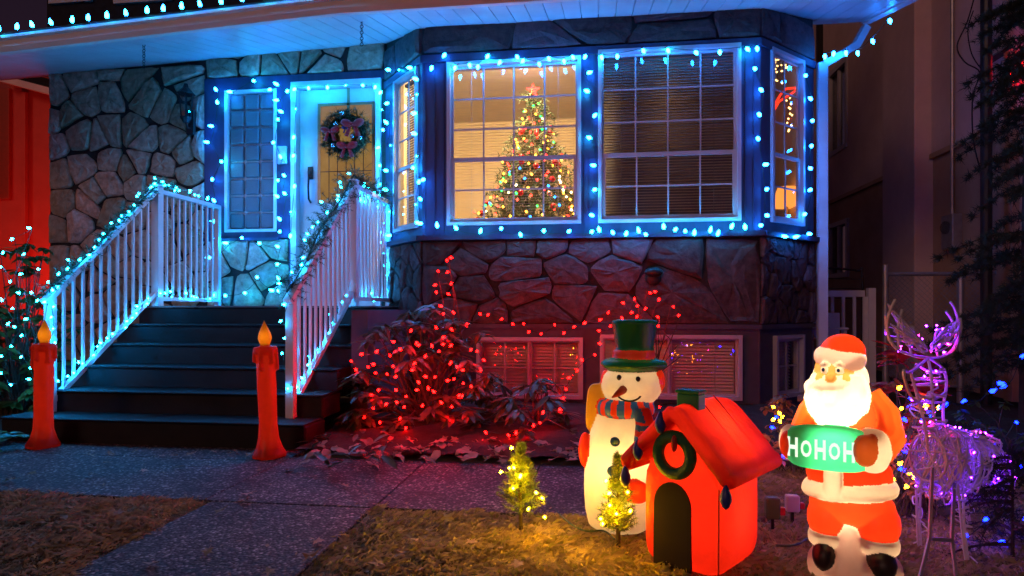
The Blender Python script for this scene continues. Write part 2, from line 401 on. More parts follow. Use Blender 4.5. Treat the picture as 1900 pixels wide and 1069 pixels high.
path = MB().box(-5.2, .32, PY0, 4.14, -.058, -.02).box(PX0, PX1, -1, PY0 - .004, -.058, -.02).build('path', 'concrete', None, kind='structure')
def slab(x0, x1, y0, y1):
    MB().cbox(x0 + .003, x1 - .003, y0 + .003, y1 - .003, -.05, 0, .004).build('paving_slab', 'aggregate', path)
for a in ((-5.2, -3.55, 2.96, 3.78), (-3.55, -1.93, 2.96, 3.78), (-1.93, -1.06, 2.96, 3.90), (-1.06, -.35, 2.96, 3.90), (-.35, .32, 2.96, 3.90),
          (-5.2, -1.93, 3.78, 4.12), (-1.885, -1.06, 1.95, 2.955), (-1.885, -1.06, .9, 1.945), (-1.885, -1.06, -.2, .895)): slab(*a)
# dormant grass, matted: nobody could count the blades
def grass(name, n, region, material, hmin, hmax, lean, label, zf, wid=.0016, seed=1):
    rs = np.random.RandomState(seed); vs = []; fs = []
    x0, x1, y0, y1 = region
    k = 0
    while k < n:
        x, y = rs.uniform(x0, x1), rs.uniform(y0, y1)
        dens = noise.noise(V((x * 6, y * 6, 9))) * .55 + .35 * noise.noise(V((x * 17, y * 17, 4))) + .6
        if rs.rand() > dens: k += 1; continue
        z = zf(x, y)
        if z is None: k += 1; continue
        a = noise.noise(V((x * 1.6, y * 1.6, 3))) * 5 + rs.normal(0, .9); h = rs.uniform(hmin, hmax) * (.55 + dens); l = h * rs.uniform(*lean)
        w = wid * rs.uniform(.7, 1.5); dx, dy = math.cos(a), math.sin(a); b = len(vs)
        vs += [(x - dy * w, y + dx * w, z - .004), (x + dy * w, y - dx * w, z - .004), (x + dx * l * .5 + dy * w * .8, y + dy * l * .5 - dx * w * .8, z + h * .75), (x + dx * l, y + dy * l, z + h * rs.uniform(.3, 1))]
        fs += [(b, b + 1, b + 2), (b, b + 2, b + 3)]; k += 1
    me = bpy.data.meshes.new(name); me.from_pydata(vs, [], fs); me.materials.append(MATS[material])
    o = bpy.data.objects.new(name, me); C.objects.link(o); return tag(o, label, 'grass', kind='stuff')
zl = lambda x, y: lawn_edge(x, y, -99, PX0 - .012, -9, PY0 - .012)
zr = lambda x, y: lawn_edge(x, y, PX1 + .012, 99, -9, PY0 - .012 if x < .3 else 99) if RL(x, y) else None
grass('grass', 78000, (-4.6, PX0 + .012, 1.35, PY0 + .012), 'grass', .005, .021, (.8, 3.2), 'matted brown winter grass left of the path', zl, .0012, seed=1)
grass('grass', 100000, (PX1 - .012, 2.6, 1.5, 4.4), 'grass', .005, .022, (.8, 3.2), 'matted straw coloured lawn under the figures', zr, .0012, seed=2)
grass('grass', 15000, (PX1 + .01, 2.6, 1.7, 4.4), 'green_grass', .008, .032, (.3, 1.6), 'greener tufts in the lawn right of the path', zr, .0011, seed=3)

rs = np.random.RandomState(8); vs = []; fs = []
for _ in range(1500):
    x, y = rs.uniform(-4.4, 1.9), rs.uniform(1.7, 4.05); onp = (PX0 < x < PX1) or (y > PY0 and x < .32)
    if not onp and rs.rand() < .35: continue
    d = min(abs(x - PX0), abs(x - PX1), abs(y - PY0), abs(y - 4.0)) if onp else 0
    if onp and rs.rand() > .25 + .75 * math.exp(-d / .05): continue
    z = .004 if onp else .03; a = rs.uniform(0, 6.28); L = rs.uniform(.004, .016); w = L * rs.uniform(.25, .7); b = len(vs); c, s2_ = math.cos(a), math.sin(a)
    vs += [(x + c * L, y + s2_ * L, z + rs.uniform(0, .008)), (x - s2_ * w, y + c * w, z + rs.uniform(0, .006)), (x - c * L, y - s2_ * L, z), (x + s2_ * w, y - c * w, z + rs.uniform(0, .006))]; fs.append((b, b + 1, b + 2, b + 3))
me = bpy.data.meshes.new('leaf_litter'); me.from_pydata(vs, [], fs); me.materials.append(MATS['brown_leaf']); o = bpy.data.objects.new('leaf_litter', me); C.objects.link(o); tag(o, 'bits of dry leaf scattered over path and lawn', 'leaf litter', kind='stuff')

# ================================================================ HOUSE
WY, BY = 6.6, 5.95                                             # door wall, bay front
house = thing('house', (-2.0, 6.2, 0), 'stone fronted house with lit bay window and front porch', 'house')
fW = Face((0, WY), (1, 0)); fB = Face((0, BY), (1, 0))
BL0, BL1, BR0, BR1 = (-2.23, 6.6), (-1.65, 5.95), (1.42, 5.95), (2.07, 6.6)
fL = Face(BL0, (BL1[0] - BL0[0], BL1[1] - BL0[1])); fR = Face(BR0, (BR1[0] - BR0[0], BR1[1] - BR0[1]))
LL = math.hypot(BL1[0] - BL0[0], BL1[1] - BL0[1]); LR = math.hypot(.65, .65)
def panel(face, u0, u1, z0, z1, holes, th, v=0.):
    us = sorted({u0, u1} | {h[0] for h in holes} | {h[1] for h in holes}); mb = MB()
    for a, b in zip(us[:-1], us[1:]):
        if b - a < 1e-4 or a < u0 - 1e-6 or b > u1 + 1e-6: continue
        hs = sorted([(h[2], h[3]) for h in holes if h[0] <= a + 1e-6 and h[1] >= b - 1e-6]); z = z0
        for c, d in hs + [(z1, z1)]:
            if c - z > 1e-4: mb.box(a, b, v - th, v, z, c)
            z = d
    return mb.xf(face.M)
def clip(poly, p, n):
    out = []
    for i in range(len(poly)):
        a, b = poly[i], poly[(i + 1) % len(poly)]; da = (a[0] - p[0]) * n[0] + (a[1] - p[1]) * n[1]; db = (b[0] - p[0]) * n[0] + (b[1] - p[1]) * n[1]
        if da <= 0: out.append(a)
        if (da < 0) != (db < 0) and abs(da - db) > 1e-12: s = da / (da - db); out.append((a[0] + (b[0] - a[0]) * s, a[1] + (b[1] - a[1]) * s))
    return out
def stones(parent, face, u0, u1, z0, z1, cell, gap=(.006, .022), thick=(.028, .055), asp=1.0, sm='stone'):
    W, H = u1 - u0, z1 - z0; n = max(2, int(W * H / (cell * cell * asp))); seeds = []; tries = 0
    while len(seeds) < n and tries < 4000:
        p = (rnd(u0, u1), rnd(z0, z1)); tries += 1
        if all(((p[0] - q[0]) / asp) ** 2 + (p[1] - q[1]) ** 2 > (cell * rnd(.42, .95)) ** 2 for q in seeds): seeds.append(p)
    for i, p in enumerate(seeds):
        poly = [(u0 + .002, z0 + .002), (u1 - .002, z0 + .002), (u1 - .002, z1 - .002), (u0 + .002, z1 - .002)]
        for j, q in enumerate(seeds):
            if i == j: continue
            # the same skewed bisector for both neighbours, so that cells stay clear of each other
            k = (min(i, j) * 131 + max(i, j) * 17) % 97 / 97.0; d = ((q[0] - p[0]) / asp ** 2, q[1] - p[1]); L = math.hypot(*d)
            if L > cell * 5: continue
            tt = .5 + (k - .5) * .22 * (1 if i < j else -1); nn = (d[0] / L, d[1] / L); g = gap[0] + (gap[1] - gap[0]) * k ** 3
            poly = clip(poly, (p[0] + (q[0] - p[0]) * tt - nn[0] * g, p[1] + (q[1] - p[1]) * tt - nn[1] * g), nn)
            if len(poly) < 3: break
        if len(poly) < 3: continue
        area = abs(sum(poly[k][0] * poly[k - 1][1] - poly[k - 1][0] * poly[k][1] for k in range(len(poly)))) / 2
        if area < .0015: continue
        cx, cz = sum(a[0] for a in poly) / len(poly), sum(a[1] for a in poly) / len(poly); ring = []
        for k in range(len(poly)):
            a, b = poly[k], poly[(k + 1) % len(poly)]; L = math.hypot(b[0] - a[0], b[1] - a[1]); r_ = rnd(.02, .11)
            ring.append((a[0] + (cx - a[0]) * r_, a[1] + (cz - a[1]) * r_))
            for t_ in ((.3, .66) if L > .11 else ((.5,) if L > .045 else ())):
                t_ += rnd(-.1, .1); m_ = rnd(0, .075) ** 1.0 * random.choice((.15, .5, 1)); ring.append((a[0] + (b[0] - a[0]) * t_ + (cx - a[0] - (b[0] - a[0]) * t_) * m_, a[1] + (b[1] - a[1]) * t_ + (cz - a[1] - (b[1] - a[1]) * t_) * m_))
        th = rnd(*thick); tl, tm = rnd(-.06, .06), rnd(-.06, .06); vs = []; m = len(ring)
        for (a, b) in ring: vs.append((a, -.01, b))
        for (a, b) in ring: vs.append((a, th * .55 + rnd(-.004, .004) + (a - cx) * tl * .5, b))
        for (a, b) in ring:
            s = rnd(.74, .92); x, z = cx + (a - cx) * s, cz + (b - cz) * s; vs.append((x, th + (x - cx) * tl + (z - cz) * tm + rnd(-.009, .006), z))
        for (a, b) in ring:
            s = rnd(.3, .5); x, z = cx + (a - cx) * s, cz + (b - cz) * s; vs.append((x, th + .004 + (x - cx) * tl + (z - cz) * tm + rnd(-.009, .009), z))
        vs.append((cx, th + .006, cz)); fs = []
        for r_ in range(3):
            for k in range(m): fs.append((r_ * m + k, r_ * m + (k + 1) % m, (r_ + 1) * m + (k + 1) % m, (r_ + 1) * m + k))
        for k in range(m): fs.append((3 * m + k, 3 * m + (k + 1) % m, 4 * m))
        mb = MB(); mb.add(vs, fs); mb.xf(face.M); mb.build('stone', sm, parent)

# --- door wall: stone to the left, dark blue trim round the door and the glass blocks
GB = (-4.03, -3.43, 1.77, 3.31); DR = (-3.27, -2.27, .95, 3.37)
wall = panel(fW, -6.18, -2.23, 0, 3.95, [GB, DR], .2).build('stone_wall', 'mortar', house, label='flagstone wall with deep dark joints beside the porch')
random.seed(31)
stones(wall, fW, -6.18, -4.27, .35, 3.62, .275, gap=(.001, .022))
random.seed(12); stones(wall, fW, -4.26, -2.24, 3.455, 3.80, .27, thick=(.03, .05))
random.seed(5); stones(wall, fW, -4.25, -3.30, .96, 1.69, .27)
tr = MB().box(-4.27, -4.03, 0, .035, 1.70, 3.45).box(-3.43, -3.27, 0, .035, 1.70, 3.45).box(-4.03, -3.43, 0, .035, 3.31, 3.45).box(-4.03, -3.43, 0, .035, 1.70, 1.77) \
    .box(-3.27, -2.24, 0, .035, 3.37, 3.45).box(-3.295, -3.27, 0, .035, .95, 1.70).xf(fW.M)
tr.build('trim', 'siding', house)
MB().box(-4.29, -3.40, .0, .07, 1.675, 1.705).xf(fW.M).build('window_sill', 'siding', house)
# glass block window
gw = MB().box(GB[0], GB[0] + .035, -.1, .045, GB[2], GB[3]).box(GB[1] - .035, GB[1], -.1, .045, GB[2], GB[3]).box(GB[0], GB[1], -.1, .043, GB[2], GB[2] + .03).box(GB[0], GB[1], -.1, .043, GB[3] - .03, GB[3]).xf(fW.M)
gw = gw.build('glass_block_window', 'white_paint', house)
m, t, o = _nt('glass_block'); p = t.nodes.new('ShaderNodeBsdfPrincipled'); p.inputs['Base Color'].default_value = (.12, .15, .17, 1); p.inputs['Roughness'].default_value = .07
p.inputs['Specular IOR Level'].default_value = .9
t.links.new(_bump(t, 1.0, 60), p.inputs['Normal']); t.links.new(p.outputs[0], o.inputs[0])
bw_, bh = (GB[1] - GB[0] - .07) / 3, (GB[3] - GB[2] - .06) / 8
for i in range(3):
    for j in range(8):
        x0, z0 = GB[0] + .035 + i * bw_, GB[2] + .03 + j * bh
        MB().cbox(x0 + .009, x0 + bw_ - .009, -.09, .012, z0 + .009, z0 + bh - .009, .012).xf(fW.M).build('glass_block', 'glass_block', gw)
MB().box(GB[0] + .03, GB[1] - .03, -.085, -.012, GB[2] + .02, GB[3] - .02).xf(fW.M).build('mortar_grid', 'vinyl', gw)
# front door
door = MB().box(DR[0] + .065, DR[1] - .06, -.09, -.045, .965, 3.30).xf(fW.M).build('door', 'white_paint', house, label='pale front door with a leaded glass light')
MB().box(DR[0], DR[0] + .06, -.12, .042, .95, 3.37).box(DR[1] - .055, DR[1], -.12, .042, .95, 3.37).box(DR[0] + .06, DR[1] - .055, -.12, .042, 3.305, 3.37).xf(fW.M).build('door_frame', 'white_paint', door)
MB().box(DR[0] + .06, DR[1] - .055, -.13, .06, .95, .962).xf(fW.M).build('threshold', 'grey_metal', door)
g0 = fW.uz(592, 196); g1 = fW.uz(688, 368); GX0, GX1, GZ0, GZ1 = g0[0], g1[0], g1[1], g0[1]
MB().box(GX0 - .03, GX1 + .03, -.048, -.03, GZ0 - .03, GZ0).box(GX0 - .03, GX1 + .03, -.048, -.03, GZ1, GZ1 + .03).box(GX0 - .03, GX0, -.048, -.031, GZ0, GZ1).box(GX1, GX1 + .03, -.048, -.031, GZ0, GZ1).xf(fW.M).build('glazing_frame', 'brass', door)
gl = MB()
for i in range(1, 6): u = GX0 + (GX1 - GX0) * i / 6; gl.box(u - .0035, u + .0035, -.043, -.035, GZ0, GZ0 + (GZ1 - GZ0) * .6)
for zz in (.3, .6, .8): z = GZ0 + (GZ1 - GZ0) * zz; gl.box(GX0, GX1, -.044, -.034, z - .0035, z + .0035)
gl.xf(fW.M).build('lead_strip', 'black_metal', door)
m, t, o = _nt('amber_glass'); e1 = t.nodes.new('ShaderNodeEmission')
t.links.new(_colour(t, (.50, .26, .055), (.66, .40, .11), 5, 0, (1, 1, 1)), e1.inputs[0]); e1.inputs[1].default_value = .46
g1_ = t.nodes.new('ShaderNodeBsdfGlossy'); g1_.inputs['Roughness'].default_value = .15; ms = t.nodes.new('ShaderNodeMixShader'); ms.inputs[0].default_value = .12
t.links.new(e1.outputs[0], ms.inputs[1]); t.links.new(g1_.outputs[0], ms.inputs[2]); t.links.new(ms.outputs[0], o.inputs[0])
MB().box(GX0, GX1, -.0445, -.038, GZ0, GZ1).xf(fW.M).build('glass_light', 'amber_glass', door, label='amber lit leaded glass')
hx, hz = fW.uz(573, 347)
MB().tube([fW.M @ V((hx, -.045, hz + .12)), fW.M @ V((hx, .005, hz + .10)), fW.M @ V((hx, .015, hz)), fW.M @ V((hx, .005, hz - .13)), fW.M @ V((hx, -.045, hz - .16))], .011, 8).build('handle', 'black_metal', door, True)
dz = fW.uz(573, 320)[1]
MB().cbox(hx - .03, hx + .03, -.046, -.028, dz - .07, dz + .07, .006).ell((hx, -.028, dz), (.02, .014, .02), 12, 8).xf(fW.M).build('deadbolt', 'black_metal', door)
db0, db1 = fW.uz(519, 274), fW.uz(536, 306)
MB().cbox(db0[0], db1[0], .035, .06, db1[1], db0[1], .005).xf(fW.M).build('door_bell_plate', 'vinyl', house)

# --- windows
def window(face, u0, u1, z0, z1, zm, cols, ru, rl, blind, fw=.036, blindm='blind', step=.026, tilt=.15, slider=False, label=None, D=.07, ):
    w = MB(); a = .016
    w.box(u0 - a, u0 + .015, -D, .03, z0 - a, z1 + a).box(u1 - .015, u1 + a, -D, .03, z0 - a, z1 + a).box(u0 + .015, u1 - .015, -D, .028, z1 - .015, z1 + a).box(u0 + .015, u1 - .015, -D, .034, z0 - a, z0 + .015)
    w = w.xf(face.M).build('window', 'vinyl', house, label=label)
    if slider:                                                    # basement sliders: lites side by side
        cells = [(u0 + .015, (u0 + u1) / 2, z0 + .015, z1 - .015, cols, rl, -.01), ((u0 + u1) / 2, u1 - .015, z0 + .015, z1 - .015, cols, rl, -.03)]
    elif zm: cells = [(u0 + .015, u1 - .015, zm, z1 - .015, cols, ru, -.035 if D > .05 else -.012), (u0 + .015, u1 - .015, z0 + .015, zm + .03, cols, rl, -.002)]
    else: cells = [(u0 + .015, u1 - .015, z0 + .015, z1 - .015, cols, rl, -.01)]
    for k, (a0, a1, b0, b1, nc, nr, v) in enumerate(cells):
        f = fw * (.55 if (zm and k == 0) else 1)
        MB().box(a0, a0 + f, v - .025, v, b0, b1).box(a1 - f, a1, v - .025, v, b0, b1).box(a0 + f, a1 - f, v - .025, v - .001, b0, b0 + f).box(a0 + f, a1 - f, v - .025, v - .001, b1 - f, b1).xf(face.M).build('sash', 'vinyl', w)
        mu = MB()
        for i in range(1, nc): u = a0 + f + (a1 - a0 - 2 * f) * i / nc; mu.box(u - .007, u + .007, v - .02, v - .008, b0 + f, b1 - f)
        for i in range(1, nr): z = b0 + f + (b1 - b0 - 2 * f) * i / nr; mu.box(a0 + f, a1 - f, v - .019, v - .009, z - .007, z + .007)
        if nc > 1 or nr > 1: mu.xf(face.M).build('muntin', 'vinyl', w)
        MB().box(a0 + f - .004, a1 - f + .004, v - .0165, v - .0125, b0 + f - .004, b1 - f + .004).xf(face.M).build('pane', 'glass', w)
    if blind:
        bm = MB(); z = z1 - .03; hw = step * (.47 if tilt < .6 else .60); c, s_ = math.cos(tilt) * hw, math.sin(tilt) * hw
        while z > z0 + .02:
            bm.add([(u0 + .03, -.105 - c, z + s_), (u1 - .03, -.105 - c, z + s_), (u1 - .03, -.105 + c, z - s_), (u0 + .03, -.105 + c, z - s_)], [(0, 1, 2, 3)]); z -= step
        bm.box(u0 + .02, u1 - .02, -.12, -.085, z1 - .03, z1 - .002)
        for u in (u0 + .2, u1 - .2): bm.box(u - .002, u + .002, -.09, -.088, z0 + .03, z1 - .02)
        bm.xf(face.M).build('blind', blindm, w)
    return w
WL = (-1.392, -.172, 1.735, 3.235); WR = (.014, 1.235, 1.735, 3.275)
AL0, AL1 = fL.uz(735, 136), fL.uz(775, 424); AR0, AR1 = fR.uz(1431, 96), fR.uz(1487, 409)
AL = (AL0[0], AL1[0], 1.73, 3.24); AR = (AR0[0], AR1[0], 1.735, 3.27)
B1 = (-1.11, -.155, .13, .66); B2 = (.03, 1.245, .145, .69)
br0, br1 = fR.uz(1438, 622), fR.uz(1487, 736); BR_ = (br0[0], br1[0], .14, .68)
# bay walls: stone band on top, dark siding at the windows, stone below, painted basement
Z_BAND, Z_SILL, Z_BASE = 3.33, 1.60, .79
for f_, u0, u1, hs, bs, nm in ((fB, -1.65, 1.42, [WL, WR], [B1, B2], 'front'), (fL, 0, LL, [AL], [], 'left'), (fR, 0, LR, [AR], [BR_], 'right')):
    panel(f_, u0, u1, Z_SILL, Z_BAND, hs, .11 if nm == 'front' else .035).build('bay_siding', 'siding', house)
    panel(f_, u0, u1, 0, Z_BASE, bs, .14, -.012).build('basement_wall', 'basement', house)
    bb = panel(f_, u0, u1, Z_BAND, 3.75, [], .11, -.01).build('stone_band', 'mortar', house)
    random.seed(len(nm) * 7); stones(bb, f_, u0, u1, Z_BAND + .012, 3.66, .30, thick=(.012, .03), asp=1.7, gap=(.001, .008), sm='stone_shaded')
    lb = panel(f_, u0, u1, Z_BASE, Z_SILL, [], .11, -.01).build('stone_apron', 'mortar', house)
    random.seed(len(nm) * 11 + 3); stones(lb, f_, u0, u1, Z_BASE + .012, Z_SILL - .02, .29 if nm == 'front' else .2, thick=(.016, .042), asp=1.3 if nm == 'front' else .8, gap=(.001, .009), sm='stone_shaded')
    MB().box(u0 - .02, u1 + .02, 0, .075, Z_SILL - .02, Z_SILL + .025).xf(f_.M).build('sill_ledge', 'siding', house)
    MB().box(u0 - .005, u1 + .005, .0, .02, Z_BAND - .068, Z_BAND - .0).xf(f_.M).build('head_trim', 'siding', house)
    MB().box(u0 - .005, u1 + .005, -.01, .02, Z_BASE - .03, Z_BASE + .01).xf(f_.M).build('drip_trim', 'basement', house)
random.seed(8)
siding_boards = MB()
for u in (-1.62, -1.53, -1.44, -.125, -.08, -.035, 1.29, 1.36): siding_boards.box(u - .003, u + .003, 0, .008, Z_SILL + .03, Z_BAND - .08)
siding_boards.xf(fB.M).build('batten', 'siding', house)
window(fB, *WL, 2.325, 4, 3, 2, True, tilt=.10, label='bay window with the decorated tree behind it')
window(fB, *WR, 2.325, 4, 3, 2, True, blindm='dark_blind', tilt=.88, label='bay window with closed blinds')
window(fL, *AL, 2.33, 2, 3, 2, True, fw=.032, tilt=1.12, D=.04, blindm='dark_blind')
window(fR, *AR, 2.33, 2, 3, 2, False, fw=.034, D=.04)
window(fB, *B1, None, 2, 0, 2, True, fw=.018, slider=True, tilt=.75, step=.03)
window(fB, *B2, None, 1, 0, 1, True, fw=.018, slider=True, tilt=.75, step=.03)
window(fR, *BR_, None, 2, 0, 2, True, fw=.03, tilt=.75, step=.03)
# dryer vent hood in the stone apron
vx, vz = fB.uz(1212, 512)
MB().ell((vx, .05, vz + .03), (.085, .05, .045), 16, 8).ell((vx, .03, vz - .02), (.075, .03, .07), 16, 8).xf(fB.M).build('vent', 'black_metal', house)

# --- roof: a sloping soffit of narrow vinyl panels, fascia, upper storey
def zw(x): return 3.60 + .036 * (min(x, -2.2) + 6.18)
def zf(x): return 3.25 + .052 * (min(x, -2.2) + 5.38)
EY, XL, XR = 5.2, -7.2, 2.62
def zs(x, y): return zf(x) + (zw(x) - zf(x)) * (y - EY) / (WY - EY)
sof = MB()
for a, b in ((XL, -2.2), (-2.2, XR)):
    y1 = 6.9
    sof.add([(a, EY, zs(a, EY) + .03), (b, EY, zs(b, EY) + .03), (b, y1, zs(b, y1) + .03), (a, y1, zs(a, y1) + .03), (a, EY, zs(a, EY) + .09), (b, EY, zs(b, EY) + .09), (b, y1, zs(b, y1) + .09), (a, y1, zs(a, y1) + .09)],
            [(0, 1, 2, 3), (7, 6, 5, 4), (0, 4, 5, 1), (2, 6, 7, 3), (0, 3, 7, 4), (1, 5, 6, 2)])
sof = sof.build('soffit', 'vinyl', house)
x = XL
while x < XR - .05:
    a, b = x + .003, min(x + .147, XR); y0, y1 = EY + .005, (WY + .02 if b < BR1[0] + .1 else 8.8)
    if y1 > 8: y1 = 6.88
    q = [(a, y0, zs(a, y0)), (b, y0, zs(b, y0)), (b, y1, zs(b, y1)), (a, y1, zs(a, y1))]; mb = MB()
    mb.prism([V(p) for p in q], (0, 0, .024)); mb.build('soffit_panel', 'vinyl', sof); x += .15
for a, b in ((XL, -2.2), (-2.2, XR)):
    fa = MB(); pr = [(.0, -.012), (-.05, -.012), (-.062, .03), (-.062, .085), (-.085, .10), (-.085, .125), (0, .125)]
    fa.add([(a, EY + y, zf(a) + z) for y, z in pr] + [(b, EY + y, zf(b) + z) for y, z in pr], [tuple(range(7)), tuple(range(13, 6, -1))] + [(i, i + 7, (i + 1) % 7 + 7, (i + 1) % 7) for i in range(7)])
    fa.build('fascia', 'fascia', house)
zr_ = zf(0)
MB().beam((XR + .04, EY - .02, zs(0, EY) + .05), (XR + .04, 6.9, zs(0, 6.9) + .05), .085, .13).build('side_gutter', 'white_paint', house)
rf = MB()
for a, b in ((XL, -2.2), (-2.2, XR + .08)):
    rf.prism([(a, EY - .04, zf(a) + .128), (b, EY - .04, zf(b) + .128), (b, 7.6, zf(b) + .82), (a, 7.6, zf(a) + .82)], (0, 0, .03))
rf.build('roof', 'shingle', house)
MB().box(XL + .6, 2.07, 7.0, 7.15, 4.1, 6.6).build('upper_wall', 'shingle', house)
for px0, px1 in ((92, 170), (212, 318)):
    a, b = onY(px0, 8, 6.98), onY(px1, 8, 6.98)
    uw = MB().box(a.x, b.x, 6.96, 7.02, a.z, a.z + .05).box(a.x, a.x + .05, 6.965, 7.02, a.z + .05, a.z + 1.1).box(b.x - .05, b.x, 6.965, 7.02, a.z + .05, a.z + 1.1).build('window', 'vinyl', house)
    MB().box(a.x + .05, b.x - .05, 6.985, 6.99, a.z + .05, a.z + 1.1).build('pane', 'dark_glass', uw)
ds = MB().beam((2.135, 6.56, .05), (2.135, 6.56, 3.30), .085, .065, V((0, 1, 0))).beam((2.135, 6.56, 3.28), (2.50, 6.72, 3.52), .08, .065).beam((2.49, 6.715, 3.50), (2.60, 6.74, 3.70), .08, .065)
ds.build('downspout', 'white_paint', house)
# --- rooms behind the windows
room = MB().box(-2.15, 2.0, 9.0, 9.1, 1.0, 3.58).box(-2.2, -2.1, 6.83, 9.0, 1.0, 3.58).box(-.02, .03, 6.12, 9.0, 1.0, 3.58).box(1.98, 2.03, 6.75, 9.0, 1.0, 3.58).build('room_wall', 'room_wall', house)
pl = [(-1.60, 6.08), (1.37, 6.08), (1.95, 6.68), (1.95, 9.0), (-2.1, 9.0), (-2.1, 6.68)]
MB().prism([V((x_, y_, 3.575)) for x_, y_ in pl], (0, 0, .06)).build('room_ceiling', 'white_paint', house)
MB().prism([V((x_, y_, .93)) for x_, y_ in pl], (0, 0, .07)).build('room_floor', 'wood_floor', house)
MB().box(-2.1, 2.0, 7.2, 7.3, 0, .9).build('basement_room_wall', 'room_wall', house)
# --- steps
steps = thing('front_steps', (-3.1, 4.9, 0), 'dark flight of six steps up to the porch', 'steps')
SX0, SX1, RZ, TD = -4.24, -1.94, .95 / 6, .28
for k in range(6):
    y0 = 4.1 + k * TD; y1 = y0 + TD + .04 if k < 5 else WY - .2
    MB().cbox(SX0, SX1 if k < 5 else -2.0, y0, y1 if k < 5 else 6.58, k * RZ + (.0 if k else -.02), (k + 1) * RZ - .001, .012).build('step', 'step', steps)
    if k == 5: MB().cbox(SX0 - .02, -1.98, y0 - .022, 6.55, .952, .966, .005).build('landing_slab', 'concrete', steps)
    else: MB().cbox(SX0 + .003, SX1 - .003, y0 - .02, y0 + TD - .002, (k + 1) * RZ, (k + 1) * RZ + .012, .005).build('tread', 'step', steps)
MB().box(-1.935, -1.80, 4.9, 6.5, 0, .93).build('cheek_wall', 'basement', steps)

# ================================================================ RAILINGS, GARLANDS
def railing(X, label, tag_):
    r = thing('railing', (X, 4.3, RZ), label, 'railing', 'white porch railings')
    yN, yP, yW = 4.335, 5.52, 6.47; zN0, zN1, zP = RZ + .012, 1.02, 2.07
    MB().beam((X, yN, zN0), (X, yN, zN1), .058, .058, V((0, 1, 0))).build('post', 'white_paint', r)
    MB().beam((X, yP, .966), (X, yP, zP), .072, .072, V((0, 1, 0))).build('post', 'white_paint', r)
    MB().cbox(X - .045, X + .045, yP - .045, yP + .045, zP, zP + .018, .005).build('post_cap', 'white_paint', r)
    a, b = V((X, yN - .05, zN1 - .03)), V((X, yP - .037, 2.03))
    MB().beam(a, b, .062, .04).build('top_rail', 'white_paint', r)
    c, d = V((X, yN + .03, RZ + .10)), V((X, yP - .037, 1.08))
    MB().beam(c, d, .04, .035).build('bottom_rail', 'white_paint', r)
    for k in range(1, 12):
        t_ = k / 12; p, q = c.lerp(d, t_), a.lerp(b, t_); q.y = p.y
        q.z = a.z + (b.z - a.z) * (p.y - a.y) / (b.y - a.y)
        MB().beam(p, q, .019, .019, V((0, 1, 0))).build('baluster', 'white_paint', r)
    MB().beam((X, yP + .037, 2.03), (X, yW, 2.03), .062, .04).build('top_rail', 'white_paint', r)
    MB().beam((X, yP + .037, 1.03), (X, yW, 1.03), .04, .035).build('bottom_rail', 'white_paint', r)
    for k in range(1, 10):
        y = yP + .037 + (yW - yP - .037) * k / 10; MB().beam((X, y, 1.047), (X, y, 2.01), .019, .019, V((0, 1, 0))).build('baluster', 'white_paint', r)
    MB().beam((X, yW + .01, .966), (X, yW + .01, 2.05), .05, .05, V((0, 1, 0))).build('post', 'white_paint', r)
    return a, b, c, d
XLr, XRr = -4.06, -2.157
railing(XLr, 'white baluster railing on the left side of the steps', 'l')
ra, rb, rc, rd = railing(XRr, 'white baluster railing on the right side of the steps', 'r')
def needles(mb, p, d, n, L, w, spread=1.0):
    """a tuft of needles round point p pointing outwards"""
    for _ in range(n):
        q = V((rnd(-1, 1), rnd(-1, 1), rnd(-1, 1))); q = (q.normalized() * spread + d).normalized(); l = L * rnd(.6, 1.15)
        s = q.orthogonal().normalized() * w
        s = Matrix.Rotation(rnd(0, 6.28), 3, q) @ s
        mb.add([p - s, p + s, p + q * l], [(0, 1, 2)])
def garland(pts, R_, label, dens=150):
    root = thing('garland', pts[0], label, 'garland', 'evergreen garlands on the railings')
    MB().tube(pts, .008, 5).build('wire', 'cord', root); mb = MB(); mb2 = MB(); tw = MB(); k = 0
    for p in along(pts, .016):
        k += 1; c = .5 + .5 * noise.noise(V((k * .23, R_ * 90, 3))) + .25 * math.sin(k * .55)      # tufts and thin places
        for _ in range(int(2 + 3 * max(0, c))):
            d = V((rnd(-1, 1), rnd(-.8, .8), rnd(-1, .8))).normalized(); L = R_ * (.45 + .9 * max(0, c)) * rnd(.6, 1.2); e_ = p + d * L; tw.tube([p, e_], .0014, 3, False)
            for s_ in range(2, 6): needles(mb if random.random() < .85 else mb2, p.lerp(e_, s_ / 5), d * .9, 4, .036, .0024)
    tw.build('twigs', 'trunk_dark', root, kind='stuff'); mb.build('foliage', 'needle', root, kind='stuff'); mb2.build('tips', 'tree_needle', root, kind='stuff'); return root
def raill(X, y): return V((X, y, ra.z + (rb.z - ra.z) * (y - ra.y) / (rb.y - ra.y)))
gl_ = [raill(XLr, y) + V((.0, 0, .045 + .02 * math.sin(y * 9))) for y in [4.29 + .105 * i for i in range(12)]] + [V((XLr, 5.5, 2.12)), V((XLr, 5.75, 2.09))]
gr_ = [raill(XRr, y) + V((-.02, 0, .05 + .03 * math.sin(y * 8))) for y in [4.31 + .105 * i for i in range(12)]] + [V((XRr, 5.52, 2.13)), V((XRr, 5.8, 2.10)), V((XRr, 6.1, 2.09)), V((XRr, 6.4, 2.07))]
random.seed(3); garland(gl_, .062, 'green garland wound along the left stair handrail')
garland(gr_, .125, 'thick dark garland along the right stair handrail', 170)

